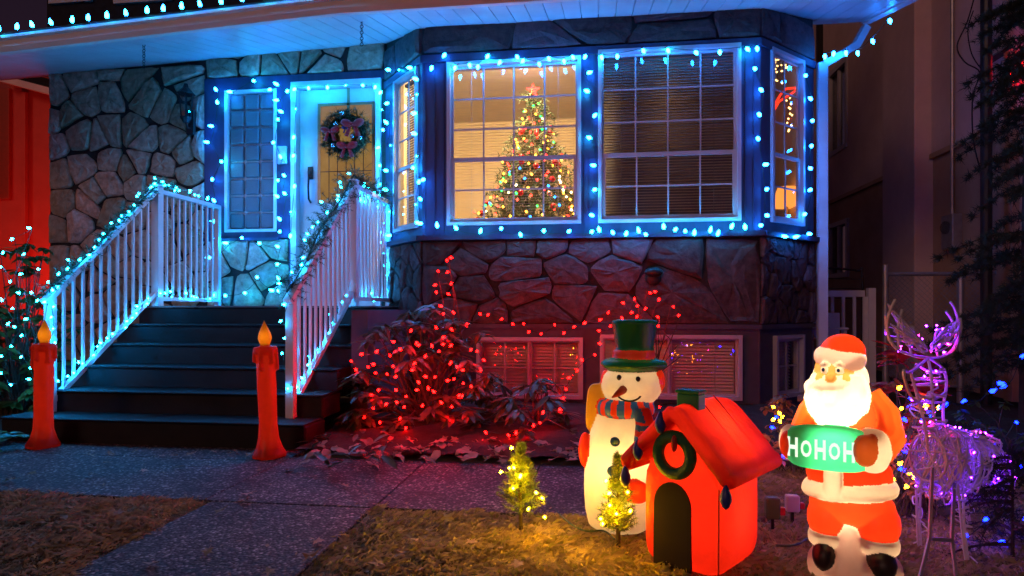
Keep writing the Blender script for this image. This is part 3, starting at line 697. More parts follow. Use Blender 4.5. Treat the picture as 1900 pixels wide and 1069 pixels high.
# ================================================================ LIGHT STRINGS ON THE HOUSE
UP = (0, 0, 1)
def pxs(face, lst, off=.03): return [face.pt(x_, y_, off) for x_, y_ in lst]
fE = Face((0, EY - .085), (1, 0))
eave = [(-4, 70), (30, 66), (62, 64), (97, 57), (133, 53), (163, 51), (198, 48), (235, 45), (273, 37), (303, 38), (337, 35), (373, 31), (411, 25), (450, 22), (490, 17), (523, 15), (562, 9), (600, 5), (635, 2)]
pts = []
for x_, y_ in eave: p = fE.pt(x_, y_, .02); p.z = zf(p.x) + .13; pts.append(p)
random.seed(2)
string('light_string', pts, ['c9_cyan', 'c9_blue'], 'blue bulbs standing upright along the roof edge', dirs=[(rnd(-.3, .3), -.1, 1) for _ in pts], sag=.0)
top = [(803, 120), (828, 97), (846, 120), (870, 116), (887, 118), (908, 99), (930, 110), (957, 101), (973, 108), (999, 114), (1016, 104), (1045, 108), (1060, 102), (1088, 100)]
top2 = [(1115, 101), (1145, 99), (1191, 89), (1237, 88), (1288, 93), (1335, 91), (1383, 86), (1404, 84)]
rightv = [(1403, 131), (1417, 171), (1412, 217), (1409, 262), (1414, 306), (1420, 353), (1419, 398), (1416, 418)]
mid = [(1087, 137), (1096, 172), (1099, 219), (1099, 258), (1108, 308), (1108, 350), (1092, 397)]
bot = [(812, 426), (850, 428), (890, 435), (929, 427), (968, 440), (1008, 432), (1052, 432), (1096, 433), (1113, 434), (1140, 436), (1160, 440), (1187, 436), (1201, 438), (1232, 428), (1250, 430), (1272, 432), (1288, 440), (1316, 435), (1330, 441), (1355, 427), (1383, 429)]
dn = lambda n: [(rnd(-.35, .35), -.45, rnd(-1, -.6)) for _ in range(n)]
sd_ = lambda n: [(rnd(-1, 1), -.7, rnd(-.5, .3)) for _ in range(n)]
string('light_string', pxs(fB, top + top2, .045), ['c9_blue', 'c9_blue', 'c9_cyan'], 'blue bulbs across the top of the two bay windows', dirs=dn(22), sag=.005)
string('light_string', pxs(fB, rightv, .03), 'c9_blue', 'blue bulbs down the siding right of the closed blinds', dirs=sd_(8), sag=0)
string('light_string', pxs(fB, mid, .03), ['c9_blue', 'c9_cyan'], 'blue bulbs between the two bay windows', dirs=sd_(7), sag=0)
string('light_string', pxs(fB, bot, .10), ['c9_blue', 'c9_cyan', 'c9_cyan'], 'blue bulbs along the ledge below the bay windows', dirs=[(rnd(-.3, .3), -.5, rnd(.1, .9)) for _ in bot], sag=.01)
string('light_string', pxs(fB, [(790, 331), (783, 373), (787, 415)], .03), 'c9_blue', 'three blue bulbs at the left corner of the bay', dirs=sd_(3), sag=0)
rc_ = [(1495, 142), (1508, 187), (1510, 226), (1505, 268), (1500, 310), (1508, 350), (1497, 395), (1496, 434), (1468, 442), (1447, 437)]
string('light_string', pxs(fR, rc_, .06), 'c9_blue', 'blue bulbs down the right corner of the bay beside the downspout', dirs=sd_(10), sag=0)
gs = [V((2.12, 6.45, 3.36)), V((2.22, 6.50, 3.40)), V((2.34, 6.55, 3.42)), onX(1590, 92, 2.62), onX(1617, 70, 2.66), onX(1649, 32, 2.68)]
string('light_string', gs, 'c9_blue', 'blue bulbs hanging from the gutter at the right eave corner', dirs=[(rnd(-.3, .3), -.3, -1) for _ in gs], sag=.02)
lv = [(727, 131), (742, 129), (768, 127), (779, 150), (776, 175), (776, 210), (776, 250), (775, 290), (769, 310), (776, 343), (772, 380), (779, 415), (729, 437), (724, 392), (722, 355), (722, 318), (724, 271), (722, 232), (723, 190)]
string('light_string', pxs(fL, lv, .03), ['c9_blue', 'mini_blue', 'c9_cyan'], 'blue bulbs round the narrow angled window beside the door', dirs=[(rnd(-1, .5), -.8, rnd(-.5, .5)) for _ in lv], sag=0)
dv = [(540, 432), (542, 393), (547, 340), (547, 285), (547, 250), (549, 200), (550, 162), (572, 159), (608, 158), (642, 157), (676, 158), (698, 157), (709, 167), (708, 203), (709, 240), (707, 272), (704, 306), (706, 340)]
string('light_string', pxs(fW, dv, .07), ['c9_cyan', 'mini_blue', 'c9_blue', 'c9_cyan'], 'blue bulbs round the white door frame', dirs=[(rnd(-.4, .4), -.6, rnd(-1, 0)) for _ in dv], sag=0)
gv = [(406, 448), (403, 412), (401, 377), (393, 337), (410, 300), (391, 265), (399, 235), (404, 195), (403, 171), (434, 171), (468, 150), (505, 165), (520, 160), (530, 172), (520, 186), (528, 210), (516, 223), (510, 263), (523, 296), (515, 333), (530, 329), (520, 368), (532, 362), (523, 411), (518, 431)]
string('light_string', pxs(fW, gv, .07), ['c9_blue', 'c9_cyan', 'c9_blue'], 'blue bulbs framing the glass block window', dirs=[(rnd(-1, 1), -.8, rnd(-.5, .5)) for _ in gv], sag=0)
uv = [(395, 478), (427, 452), (447, 440), (485, 452), (520, 460), (512, 492), (520, 520), (510, 541), (478, 517), (453, 542), (420, 548), (398, 552)]
string('light_string', pxs(fW, uv, .10), ['c9_blue', 'c9_cyan'], 'blue bulbs trailing over the stones below the glass blocks', dirs=[(rnd(-1, 1), -.8, rnd(-.5, .5)) for _ in uv], sag=.02)
# small blue lights on the railings
random.seed(9)
def off(pts, o, j=.03): return [p + V(o) + V((rnd(-j, j), rnd(-j, j), rnd(-j * .6, j))) for p in pts]
string('light_string', off(along(gl_, .085), (.03, -.03, .02), .035), 'mini_blue', 'small blue lights wound into the left garland', cordr=.002)
string('light_string', off(along(gr_, .11), (-.04, -.04, .0), .04), 'mini_blue', 'small blue lights wound into the right garland', cordr=.002)
lp = [V((XLr, 4.33, .95)), V((XLr, 4.33, .30)), V((XLr, 5.5, 1.07)), V((XLr, 6.42, 1.02))]
string('light_string', off(along(lp, .075), (.03, -.02, .01), .025), 'mini_blue', 'small blue lights along the foot of the left railing', cordr=.002)
string('light_string', off(along([V((XLr, 5.5, 2.09)), V((XLr, 6.42, 2.07))], .085), (.0, 0, .02), .02), 'mini_blue', 'small blue lights on the upper rail of the left landing', cordr=.002)
rp = [V((XRr, 4.33, .95)), V((XRr, 4.33, .28)), V((XRr, 5.5, 1.07)), V((XRr, 6.42, 1.02)), V((XRr, 6.42, 2.0))]
string('light_string', off(along(rp, .115), (-.03, -.02, .01), .025), 'mini_blue', 'small blue lights along the foot of the right railing', cordr=.002)
string('light_string', off(along([V((XRr - .03, 5.6, 1.98)), V((XRr - .03, 6.42, 1.98))], .1), (0, 0, 0), .02), 'mini_blue', 'small blue lights under the upper rail of the right landing', cordr=.002)

# ================================================================ THINGS ON THE PORCH
# wreath
wc = fW.pt(645, 251, -.01); wr = thing('wreath', wc, 'green wreath with red bows hanging on the front door', 'wreath')
mb = MB(); mb2 = MB(); random.seed(4)
for i in range(330):
    a = rnd(0, 6.283); R_ = .195 + rnd(-.11, .07); p = wc + V((math.cos(a) * R_, -.03 + rnd(-.05, .02), math.sin(a) * R_))
    needles(mb if i % 4 else mb2, p, V((math.cos(a) * .6, -.6, math.sin(a) * .6)), 14, .075, .0034)
mb.build('foliage', 'needle', wr, kind='stuff'); mb2.build('tips', 'tree_needle', wr, kind='stuff')
MB().torus(wc + V((0, -.02, 0)), .185, .035, 28, 8, Matrix.Rotation(math.pi / 2, 3, 'X')).build('ring', 'cord', wr)
def bow(c, s, material):
    b = MB()
    for sx in (-1, 1):
        b.ell(c + V((sx * s * .55, 0, s * .12)), (s * .55, s * .28, s * .34), 12, 8, Matrix.Rotation(-sx * .35, 3, 'Y'))
        b.prism([c + V((sx * s * .05, -.004 * sx, 0)), c + V((sx * s * .35, -.003, -s * 1.1)), c + V((sx * s * .75, .006, -s * .95)), c + V((sx * s * .25, .004, 0))], (0, -.008, 0))
    b.ell(c, (s * .2, s * .24, s * .2), 10, 6); b.build('bow', material, wr, True)
bow(wc + V((-.15, -.11, .02)), .10, 'bow_red'); bow(wc + V((.10, -.12, .08)), .12, 'bow_red'); bow(wc + V((.04, -.12, -.15)), .11, 'bow_red'); bow(wc + V((.02, -.09, .05)), .05, 'bow_blue')
for q in ((-.09, .09), (.17, .08), (-.12, -.13), (.09, -.04), (.18, -.06), (-.02, .2)): MB().ell(wc + V((q[0], -.1, q[1])), (.027, .027, .027), 12, 8).build('ornament', 'ornament', wr, True)
MB().box(wc.x - .016, wc.x + .016, WY + .030, WY + .034, wc.z + .16, 3.30).build('hanger', 'brass', wr)
# wall lantern
lc = fW.pt(345, 190, .14)
ln = thing('wall_lantern', lc - V((0, 0, .25)), 'black unlit wall lantern on the flagstones', 'lantern')
z0 = lc.z
MB().lathe([(.02, .20), (.03, .16), (.085, .10), (.095, .09), (.09, .085)], 8, lc).build('roof', 'black_metal', ln)
MB().lathe([(.05, -.16), (.075, .085)], 6, lc).build('pane', 'dark_glass', ln)
cg = MB()
for k in range(6): a = k * math.pi / 3; cg.tube([lc + V((.052 * math.cos(a), .052 * math.sin(a), -.16)), lc + V((.078 * math.cos(a), .078 * math.sin(a), .085))], .006, 5)
cg.lathe([(.06, -.175), (.06, -.16)], 8, lc).lathe([(.03, -.22), (.055, -.175)], 8, lc).build('cage', 'black_metal', ln)
MB().cbox(lc.x - .05, lc.x + .05, WY - .075, WY - .03, z0 - .33, z0 - .06, .01).tube([lc + V((0, .08, -.26)), lc + V((0, .03, -.27)), lc + V((0, 0, -.21))], .012, 6).build('bracket', 'black_metal', ln)
# chains hanging from the soffit
for (px, pyt, pyb, lb) in ((267, 82, 127, 'short chain hanging from the soffit before the flagstones'), (671, 36, 84, 'short chain hanging from the soffit near the door')):
    p = at(px, pyt, 6.0 if px < 400 else 5.75); L = (pyb - pyt) * 5.9 / F; mb = MB()
    n = 9
    for k in range(n): mb.torus(p - V((0, 0, L * (k + .5) / n)), L / n * .55, .0035, 10, 5, Matrix.Rotation(math.pi / 2 * (k % 2), 3, 'Z') @ Matrix.Rotation(math.pi / 2, 3, 'X'))
    mb.tube([p, p + V((0, 0, max(.02, zs(p.x, p.y) - p.z + .005)))], .003, 5)
    single('chain', mb, 'black_metal', lb, 'chain', 'chains under the soffit')
# ================================================================ INSIDE THE BAY WINDOW
random.seed(21)
tc = V((-.70, 6.95, 1.0)); ct = thing('christmas_tree', tc, 'decorated tree with coloured lights inside the bay window', 'christmas tree')
MB().tube([tc + V((0, 0, .02)), tc + V((0, 0, 2.15))], [.035, .01], 7).build('trunk', 'bark', ct)
MB().lathe([(.16, 0), (.16, .015), (.05, .06), (.045, .2)], 16, tc).build('stand', 'black_metal', ct)
mb = MB(); mb2 = MB()
def tr_r(z): return .90 * (1 - (z - .25) / 2.05) + .03
for lv_ in range(30):
    z = .28 + lv_ * .066; R_ = tr_r(z); nb = max(7, int(R_ * 46))
    for k in range(nb):
        a = rnd(0, 6.283); r1 = R_ * rnd(.6, 1.0) * (1 + .30 * noise.noise(V((math.cos(a) * 1.6, math.sin(a) * 1.6, z * 2.6)))) + .03 * (lv_ % 3); z_ = z + rnd(-.05, .05)
        d = V((math.cos(a), math.sin(a), -.18))
        for s in range(2, 8):
            f = s / 7; p = tc + V((d.x * r1 * f, d.y * r1 * f, z_ + .05 - .22 * r1 * f * f))
            needles(mb if random.random() < .7 else mb2, p, d * .9, 6, .075, .006)
mb.build('foliage', 'tree_needle', ct, kind='stuff'); mb2.build('tips', 'needle', ct, kind='stuff')
ks = ['tree_red', 'tree_amber', 'tree_green', 'tree_white', 'tree_blue', 'tree_red', 'tree_amber']
for i in range(330):
    z = 2.2 - 1.75 * (i / 330) ** .72; a = i * 2.399; R_ = tr_r(z) * rnd(.62, 1.02) * (1 + .30 * noise.noise(V((math.cos(a) * 1.6, math.sin(a) * 1.6, z * 2.6)))); sa = math.sin(a)
    if sa > .35: continue
    put('bulb', BM[random.choice(ks)], tc + V((math.cos(a) * R_, sa * R_, z - .06)), ct, V((rnd(-1, 1), -1, rnd(-.4, .8))).to_track_quat('Z', 'Y'))
for i in range(26):
    z = rnd(.7, 2.0); a = rnd(3.3, 6.1); R_ = tr_r(z) * .98; p = tc + V((math.cos(a) * R_, math.sin(a) * R_, z - .1))
    MB().ell(p, (.032, .032, .032), 12, 8).build('bauble', random.choice(['ornament', 'ornament_red', 'ornament_red']), ct, True)
st_ = MB(); sp = []
for k in range(10): a = k * math.pi / 5 + math.pi / 2; r = .075 if k % 2 == 0 else .032; sp.append(tc + V((r * math.cos(a), 0, 2.30 + r * math.sin(a))))
st_.prism(sp, (0, .02, 0)); st_.build('star', 'tree_red', ct)
pf = thing('picture_frame', (-1.15, 8.97, 2.1), 'small framed picture on the wall of the lit room', 'picture'); MB().box(-1.33, -.97, 8.965, 8.995, 2.1, 2.55).build('frame', 'dark_wood', pf); MB().box(-1.30, -1.0, 8.960, 8.966, 2.13, 2.52).build('print', 'stucco_upper', pf)
# lamps in the rooms; both ceiling lamps are unseen, assumed from the lit rooms
rl_ = thing('assumed_ceiling_lamp', (-.85, 6.42, 3.45), 'warm globe lamp on the ceiling of the lit front room', 'lamp')
MB().ell((-.85, 6.42, 3.50), (.12, .12, .05), 16, 10).build('globe', 'assumed_room_lamp', rl_, True); MB().lathe([(.125, 3.535), (.11, 3.574)], 14, (-.85, 6.42, 0)).build('base', 'brass', rl_)
rl_ = thing('assumed_ceiling_lamp', (.7, 6.42, 3.45), 'dim ceiling lamp in the room behind the closed blinds', 'lamp')
MB().ell((.7, 6.42, 3.50), (.12, .12, .05), 16, 10).build('globe', 'assumed_room_lamp_dim', rl_, True); MB().lathe([(.125, 3.535), (.11, 3.574)], 14, (.7, 6.42, 0)).build('base', 'brass', rl_)
def tlamp(p, name_label, gm, h=.42, r=.14):
    l_ = thing('table_lamp', p, name_label, 'lamp')
    MB().lathe([(.08, 0), (.08, .02), (.02, .04), (.045, .12), (.02, .2), (.012, h - .1)], 14, p).build('lamp_stem', 'brass', l_, True)
    MB().lathe([(r, h - .2), (r * .55, h)], 20, p).build('lamp_shade', gm, l_, True)
def table(p, w, d, h, label):
    t_ = thing('side_table', p, label, 'table'); MB().cbox(p[0] - w / 2, p[0] + w / 2, p[1] - d / 2, p[1] + d / 2, p[2] + h - .03, p[2] + h, .006).build('table_top', 'dark_wood', t_)
    for sx in (-1, 1):
        for sy in (-1, 1): x_, y_ = p[0] + sx * (w / 2 - .03), p[1] + sy * (d / 2 - .03); MB().beam((x_, y_, p[2]), (x_, y_, p[2] + h - .03), .035, .035, V((0, 1, 0))).build('leg', 'dark_wood', t_)
table((-.27, 7.35, 1.0), .4, .4, .55, 'small dark table beside the decorated tree'); tlamp(V((-.27, 7.35, 1.55)), 'lit table lamp at the right of the decorated tree', 'room_lamp_soft' if 'room_lamp_soft' in MATS else 'tree_amber', .40, .12)
ap = fR.pt(1460, 372, -.34); ap.z = 1.62
table((ap.x, ap.y, 1.0), .36, .36, .62, 'small dark table behind the right angled window'); tlamp(V((ap.x, ap.y, 1.62)), 'orange shaded lamp behind the right angled window', 'shade_glow', .56, .16)
# reflections in the angled window, modelled as glowing bulbs and tube behind the pane
random.seed(14); gp = []
for i in range(46):
    if i < 34: gp.append(fR.pt(rnd(1432, 1478), 104 + abs(random.gauss(0, 22)), -.16 - rnd(0, .1)))
    else: gp.append(fR.pt(1462 + rnd(-4, 5), 180 + (i - 34) * 6, -.16))
string('light_string', gp, 'gold', 'cluster of gold lights hanging in the right angled window', cordr=.0015, sag=0)
rr_ = [fR.pt(x_, y_, -.12) for x_, y_ in ((1432, 225), (1436, 205), (1446, 188), (1462, 178), (1474, 170), (1476, 163), (1458, 165), (1448, 176), (1440, 190), (1434, 214))]
single('red_reflection', MB().tube(rr_, .011, 6), 'reflect_red', 'red rope light curled in the right angled window', 'rope light')

# ================================================================ LIT YARD FIGURES
def lamp_in(root, p, power, col, r=.03, name='bulb_light'):
    l_ = bpy.data.lights.new(name, 'POINT'); l_.energy = power; l_.color = col; l_.shadow_soft_size = r
    o = bpy.data.objects.new(name, l_); C.objects.link(o); o.location = V(p) - wl(root); o.parent = root; return o
def shell(root, M, parts, voxel, split=None, iters=5):
    """one hollow skin round all the shapes, cut into the painted parts; parts: (name, MB, material, bias)"""
    allb = MB()
    for p in parts: allb.add(p[1].v, p[1].f)
    tmp = bpy.data.objects.new('tmp', allb.mesh('tmp', 'white_paint')); C.objects.link(tmp)
    md = tmp.modifiers.new('r', 'REMESH'); md.mode = 'VOXEL'; md.voxel_size = voxel
    sm = tmp.modifiers.new('s', 'SMOOTH'); sm.factor = .5; sm.iterations = iters
    dg = bpy.context.evaluated_depsgraph_get(); me = bpy.data.meshes.new_from_object(tmp.evaluated_get(dg))
    old = tmp.data; bpy.data.objects.remove(tmp); bpy.data.meshes.remove(old)
    vs = [v.co.copy() for v in me.vertices]; trees = [BVHTree.FromPolygons(p[1].v, p[1].f) for p in parts]
    buckets = {}
    for f in me.polygons:
        c = f.center; best = None; bi = 0
        for i, tr_ in enumerate(trees):
            h = tr_.find_nearest(c, .03)
            if h[0] is None: continue
            s = h[3] - parts[i][3]
            if best is None or s < best: best = s; bi = i
        key = (parts[bi][0], parts[bi][2], bi)
        if split: key = split(key, c) or key
        buckets.setdefault(key, []).append(tuple(f.vertices))
    out = {}
    for (nm, mt, _i), fl in buckets.items():
        mp = {}; nv = []
        fs = []
        for f in fl:
            g = []
            for i in f:
                if i not in mp: mp[i] = len(nv); nv.append(vs[i])
                g.append(mp[i])
            fs.append(tuple(g))
        mb = MB(); mb.add(nv, fs); mb.xf(M); out[nm] = mb.build(nm, mt, root, True)
    bpy.data.meshes.remove(me); return out
shellmat('sh_white', (.80, .76, .68), (.95, .84, .62), .62); shellmat('sh_red', (.60, .025, .015), (.95, .055, .010), .6); shellmat('sh_orange', (.66, .07, .02), (.95, .125, .016), .6)
shellmat('sh_skin', (.66, .34, .12), (.95, .52, .12), .5); shellmat('sh_green', (.02, .36, .15), (.06, 1.0, .42), .8); shellmat('sh_hat', (.008, .13, .045), (.008, .20, .06), .35)
shellmat('sh_yellow', (.75, .42, .04), (.9, .46, .03), .5); shellmat('sh_blue', (.03, .12, .35), (.03, .16, .45), .4); shellmat('sh_boot', (.02, .016, .02), (.02, .01, .01), .1)
shellmat('sh_pale', (.74, .62, .57), (.95, .66, .52), .55); shellmat('sh_band', (.55, .04, .02), (.8, .06, .02), .45); shellmat('sh_nylon', (.62, .03, .018), (.92, .045, .014), .6, .6, .8)
shellmat('sh_nose', (.55, .10, .02), (.6, .12, .02), .4); mat('paint_black', (.01, .009, .009), (.015, .013, .012), .4); shellmat('sh_candle', (.52, .03, .018), (.9, .042, .012), .5, .4, .3)
shellmat('sh_flame', (.65, .26, .02), (.9, .40, .02), .5); mat('door_dark', (.012, .006, .006), (.02, .01, .01), .7); glow('letter_white', (.85, 1, .82), 1.1); mat('wreath_green', (.01, .10, .03), (.02, .16, .05), .5, 60, .5, 90)
mat('ornament_blue', (.02, .035, .22), (.03, .06, .3), .35)
def RX(a): return Matrix.Rotation(a, 3, 'X')
def RYm(a): return Matrix.Rotation(a, 3, 'Y')
def RZm(a): return Matrix.Rotation(a, 3, 'Z')

# ---- Santa
sp_ = onZ(1580, 1076); sp_.z = .012
santa = thing('santa_figure', sp_, 'glowing plastic Santa lawn figure holding a green sign', 'santa figure', 'lit lawn figures')
M = Matrix.Translation(sp_) @ Matrix.Rotation(math.radians(-21), 4, 'Z') @ Matrix.Diagonal((.95, .97, 1, 1))
P = []
def part(n, mb, m_, b=0.): P.append((n, mb, m_, b))
part('base', MB().ell((.008, .0, .035), (.158, .125, .075), 28, 12, None, .8).lathe([(.10, .03), (.065, .10), (.036, .17), (.012, .235)], 16, (-.012, -.062, 0), 1, .8), 'sh_pale', .002)
part('boot', MB().ell((-.085, -.075, .085), (.043, .062, .052), 16, 10), 'sh_boot', .001); part('boot', MB().ell((.092, -.07, .085), (.05, .065, .052), 16, 10, RZm(.3)), 'sh_boot', .001)
part('trousers', MB().ell((.0, 0, .25), (.143, .105, .08), 24, 12).ell((-.072, -.01, .20), (.078, .09, .085), 20, 12).ell((.080, -.01, .20), (.078, .09, .085), 20, 12), 'sh_red')
part('leg_cuff', MB().ell((-.075, -.012, .135), (.072, .092, .030), 20, 8, None, .7), 'sh_white', .001); part('leg_cuff', MB().ell((.082, -.012, .135), (.074, .092, .030), 20, 8, None, .7), 'sh_white', .001)
part('coat', MB().ell((-.01, 0, .36), (.145, .112, .10), 24, 12).ell((-.01, .0, .50), (.135, .115, .17), 24, 14), 'sh_red')
part('coat_hem', MB().ell((-.008, -.004, .312), (.162, .128, .034), 30, 8, RYm(-.08), .7), 'sh_white', .002)
part('coat_front', MB().ell((-.058, -.112, .355), (.03, .03, .075), 14, 10, None, .7), 'sh_white', .003)
part('arm', MB().tube([(-.08, .0, .63), (-.128, -.02, .56), (-.158, -.07, .49), (-.155, -.12, .465)], [.05, .056, .052, .045], 12), 'sh_orange')
part('arm', MB().tube([(.05, .0, .635), (.094, -.01, .57), (.112, -.05, .50), (.085, -.11, .465)], [.05, .062, .060, .05], 12), 'sh_orange')
part('sign', MB().ell((-.072, -.145, .468), (.138, .045, .074), 26, 14, None, .55), 'sh_green', .001)
part('mitten_cuff', MB().ell((.066, -.13, .47), (.056, .066, .072), 20, 12, None, .85), 'sh_white', .001); part('mitten_cuff', MB().ell((-.200, -.115, .472), (.036, .055, .062), 16, 10), 'sh_white', .001)
part('mitten', MB().ell((.045, -.185, .478), (.038, .03, .05), 16, 10).ell((.064, -.185, .515), (.015, .02, .02), 10, 8), 'sh_nose', .002); part('mitten', MB().ell((-.206, -.155, .468), (.023, .03, .046), 14, 10), 'sh_red', .002)
wv = lambda a, z: .05 * math.sin(a * 9 + z * 40)
part('beard', MB().lathe([(.018, .46), (.055, .50), (.090, .55), (.108, .60), (.102, .65), (.082, .69)], 30, (-.045, -.06, .02), 1, .85, wv), 'sh_white')
part('hair', MB().ell((.0, -.01, .685), (.058, .075, .075), 20, 12).ell((-.105, -.02, .68), (.026, .05, .06), 14, 10), 'sh_white')
part('face', MB().ell((-.055, -.055, .72), (.066, .078, .066), 24, 14).ell((-.090, -.105, .698), (.024, .024, .020), 12, 8).ell((-.022, -.112, .698), (.024, .024, .020), 12, 8), 'sh_skin', -.001)
part('nose', MB().ell((-.064, -.142, .703), (.016, .018, .015), 12, 8), 'sh_skin', .003)
for sx in (-.084, -.036):
    part('eyebrow', MB().tube([(sx - .017, -.118, .744), (sx, -.130, .751), (sx + .017, -.120, .744)], [.004, .0075, .004], 8), 'sh_white', .003)
    part('eye', MB().ell((sx, -.124, .728), (.012, .010, .009), 12, 8), 'sh_white', .003)
part('moustache', MB().tube([(-.060, -.137, .678), (-.092, -.132, .676), (-.124, -.10, .666)], [.017, .019, .008], 8).tube([(-.066, -.137, .678), (-.03, -.132, .679), (.002, -.11, .674)], [.017, .020, .009], 8), 'sh_pale', .002)
part('hat_fur', MB().ell((-.037, -.035, .766), (.088, .092, .034), 26, 10, RYm(.10) @ RX(.12), .75), 'sh_pale', .001)
part('hat', MB().ell((-.028, -.018, .785), (.076, .080, .062), 24, 12), 'sh_red')
part('pompom', MB().ell((-.132, -.055, .66), (.025, .028, .028), 14, 10), 'sh_white', .002)
shell(santa, M, P, .0046)
for sx in (-.084, -.036): MB().ell((sx - .003, -.132, .728), (.0055, .0045, .0062), 10, 6).xf(M).build('pupil', 'sh_blue', santa, True)
# the words on the sign
def letters(txt, w, h):
    cu = bpy.data.curves.new('txt', 'FONT'); cu.body = txt; cu.size = 1; cu.offset = .035; cu.resolution_u = 3
    ob = bpy.data.objects.new('txt', cu); C.objects.link(ob); dg = bpy.context.evaluated_depsgraph_get()
    me = bpy.data.meshes.new_from_object(ob.evaluated_get(dg)); bpy.data.objects.remove(ob); bpy.data.curves.remove(cu)
    xs = [v.co.x for v in me.vertices]; ys = [v.co.y for v in me.vertices]; a, b, c, d = min(xs), max(xs), min(ys), max(ys)
    mb = MB(); mb.add([((v.co.x - a) / (b - a) * w, 0, (v.co.y - c) / (d - c) * h) for v in me.vertices], [tuple(p.vertices) for p in me.polygons]); bpy.data.meshes.remove(me); return mb
sgn = [BVHTree.FromPolygons(p[1].v, p[1].f) for p in P if p[0] == 'sign'][0]
for i, ch in enumerate('HOHOH'):
    lm = letters(ch, .035, .066 if i % 2 == 0 else .056); nv = []
    for v in lm.v:
        q = V((v.x - .200 + i * .0445, -.5, v.z + .436 + (.004 if i % 2 else 0))); h = sgn.ray_cast(q, V((0, 1, 0)))
        nv.append(V((q.x, (h[0].y if h[0] else -.185) - .0045, q.z)))
    lm.v = nv; lm.xf(M).build('letter', 'letter_white', santa)
lamp_in(santa, M @ V((-.04, -.03, .56)), 4.4, (1, .80, .52)); lamp_in(santa, M @ V((-.03, .0, .755)), .45, (1, .78, .52), .025); lamp_in(santa, M @ V((-.01, .0, .24)), 2.0, (1, .74, .46))

# ---- snowman
np_ = onZ(1148, 988); np_.z = .02
snow = thing('snowman_figure', np_, 'glowing plastic snowman with green top hat and striped scarf', 'snowman figure', 'lit lawn figures')
M = Matrix.Translation(np_) @ Matrix.Rotation(math.radians(-8), 4, 'Z'); P = []
part('body', MB().lathe([(.105, 0), (.128, .015), (.142, .08), (.147, .18), (.143, .28), (.128, .37), (.105, .44), (.085, .49), (.08, .54)], 32, (0, 0, 0), 1, .85), 'sh_white')
part('head', MB().ell((.055, -.005, .605), (.125, .105, .088), 28, 16, None, .92), 'sh_white')
part('earmuff', MB().ell((.168, 0, .625), (.024, .045, .048), 14, 10).ell((-.06, .03, .62), (.02, .04, .045), 12, 8), 'sh_red', .001)
part('hat_brim', MB().lathe([(.10, .672), (.128, .678), (.142, .692), (.128, .708), (.09, .718)], 32, (.058, 0, .0), 1, .92, lambda a, z: .04 * math.sin(a * 3 + 1)), 'sh_hat', .001)
part('hat_band', MB().lathe([(.088, .70), (.088, .75)], 28, (.062, 0, 0)), 'sh_band', .001)
part('hat_crown', MB().lathe([(.078, .74), (.080, .77), (.090, .84), (.097, .868), (.092, .878), (.06, .880)], 28, (.066, 0, 0)), 'sh_hat')
part('scarf', MB().lathe([(.095, .478), (.118, .488), (.122, .515), (.112, .540), (.09, .545)], 28, (.03, -.005, 0), 1, .88).tube([(.105, -.085, .515), (.118, -.112, .46), (.115, -.125, .40), (.112, -.128, .355)], [.034, .040, .042, .040], 10), 'sh_red', .003)
part('broom', MB().ell((-.085, .01, .50), (.055, .03, .105), 18, 12, RYm(.06), .5), 'sh_yellow')
part('mitten', MB().ell((-.138, -.035, .33), (.028, .04, .075), 16, 10), 'sh_red', .001); part('mitten', MB().ell((.085, -.118, .19), (.055, .035, .048), 16, 10), 'sh_red', .001)
def scarf_split(key, c):
    if key[0] != 'scarf': return None
    if c.z < .472: return ('scarf_stripe', 'sh_blue', -1) if int(c.z / .022) % 2 == 0 else None
    return ('scarf_stripe', 'sh_blue', -1) if int((math.atan2(c.y, c.x - .03) + 7) / .26) % 2 == 0 else None
shell(snow, M, P, .0062, scarf_split)
for (x_, z_) in ((.012, .645), (.088, .64)): MB().ell((x_, -.096, z_), (.010, .010, .012), 10, 8).xf(M).build('eye', 'paint_black', snow, True)
MB().tube([(.030, -.10, .598), (.012, -.135, .585), (-.008, -.165, .572)], [.018, .013, .003], 10).xf(M).build('nose', 'sh_nose', snow, True)
mp_ = []
for k in range(9): a = -2.75 + k * 2.3 / 8; x_, z_ = .052 + .052 * math.cos(a), .590 + .040 * math.sin(a); mp_.append((x_, -.102 + .35 * abs(x_ - .055) ** 1.6 + .01 * (0.6 - z_) * 8, z_))
MB().tube(mp_, .0042, 6).xf(M).build('mouth', 'paint_black', snow, True)
for x_, z_ in ((-.003, .385), (-.014, .268), (-.012, .15)):
    MB().ell((x_, -.110 if z_ > .3 else -.122, z_), (.020, .012, .020), 14, 8).xf(M).build('button', 'sh_blue', snow, True)
lamp_in(snow, M @ V((0, 0, .27)), 2.0, (1, .72, .34), .04); lamp_in(snow, M @ V((.05, 0, .60)), .45, (1, .72, .40), .03)

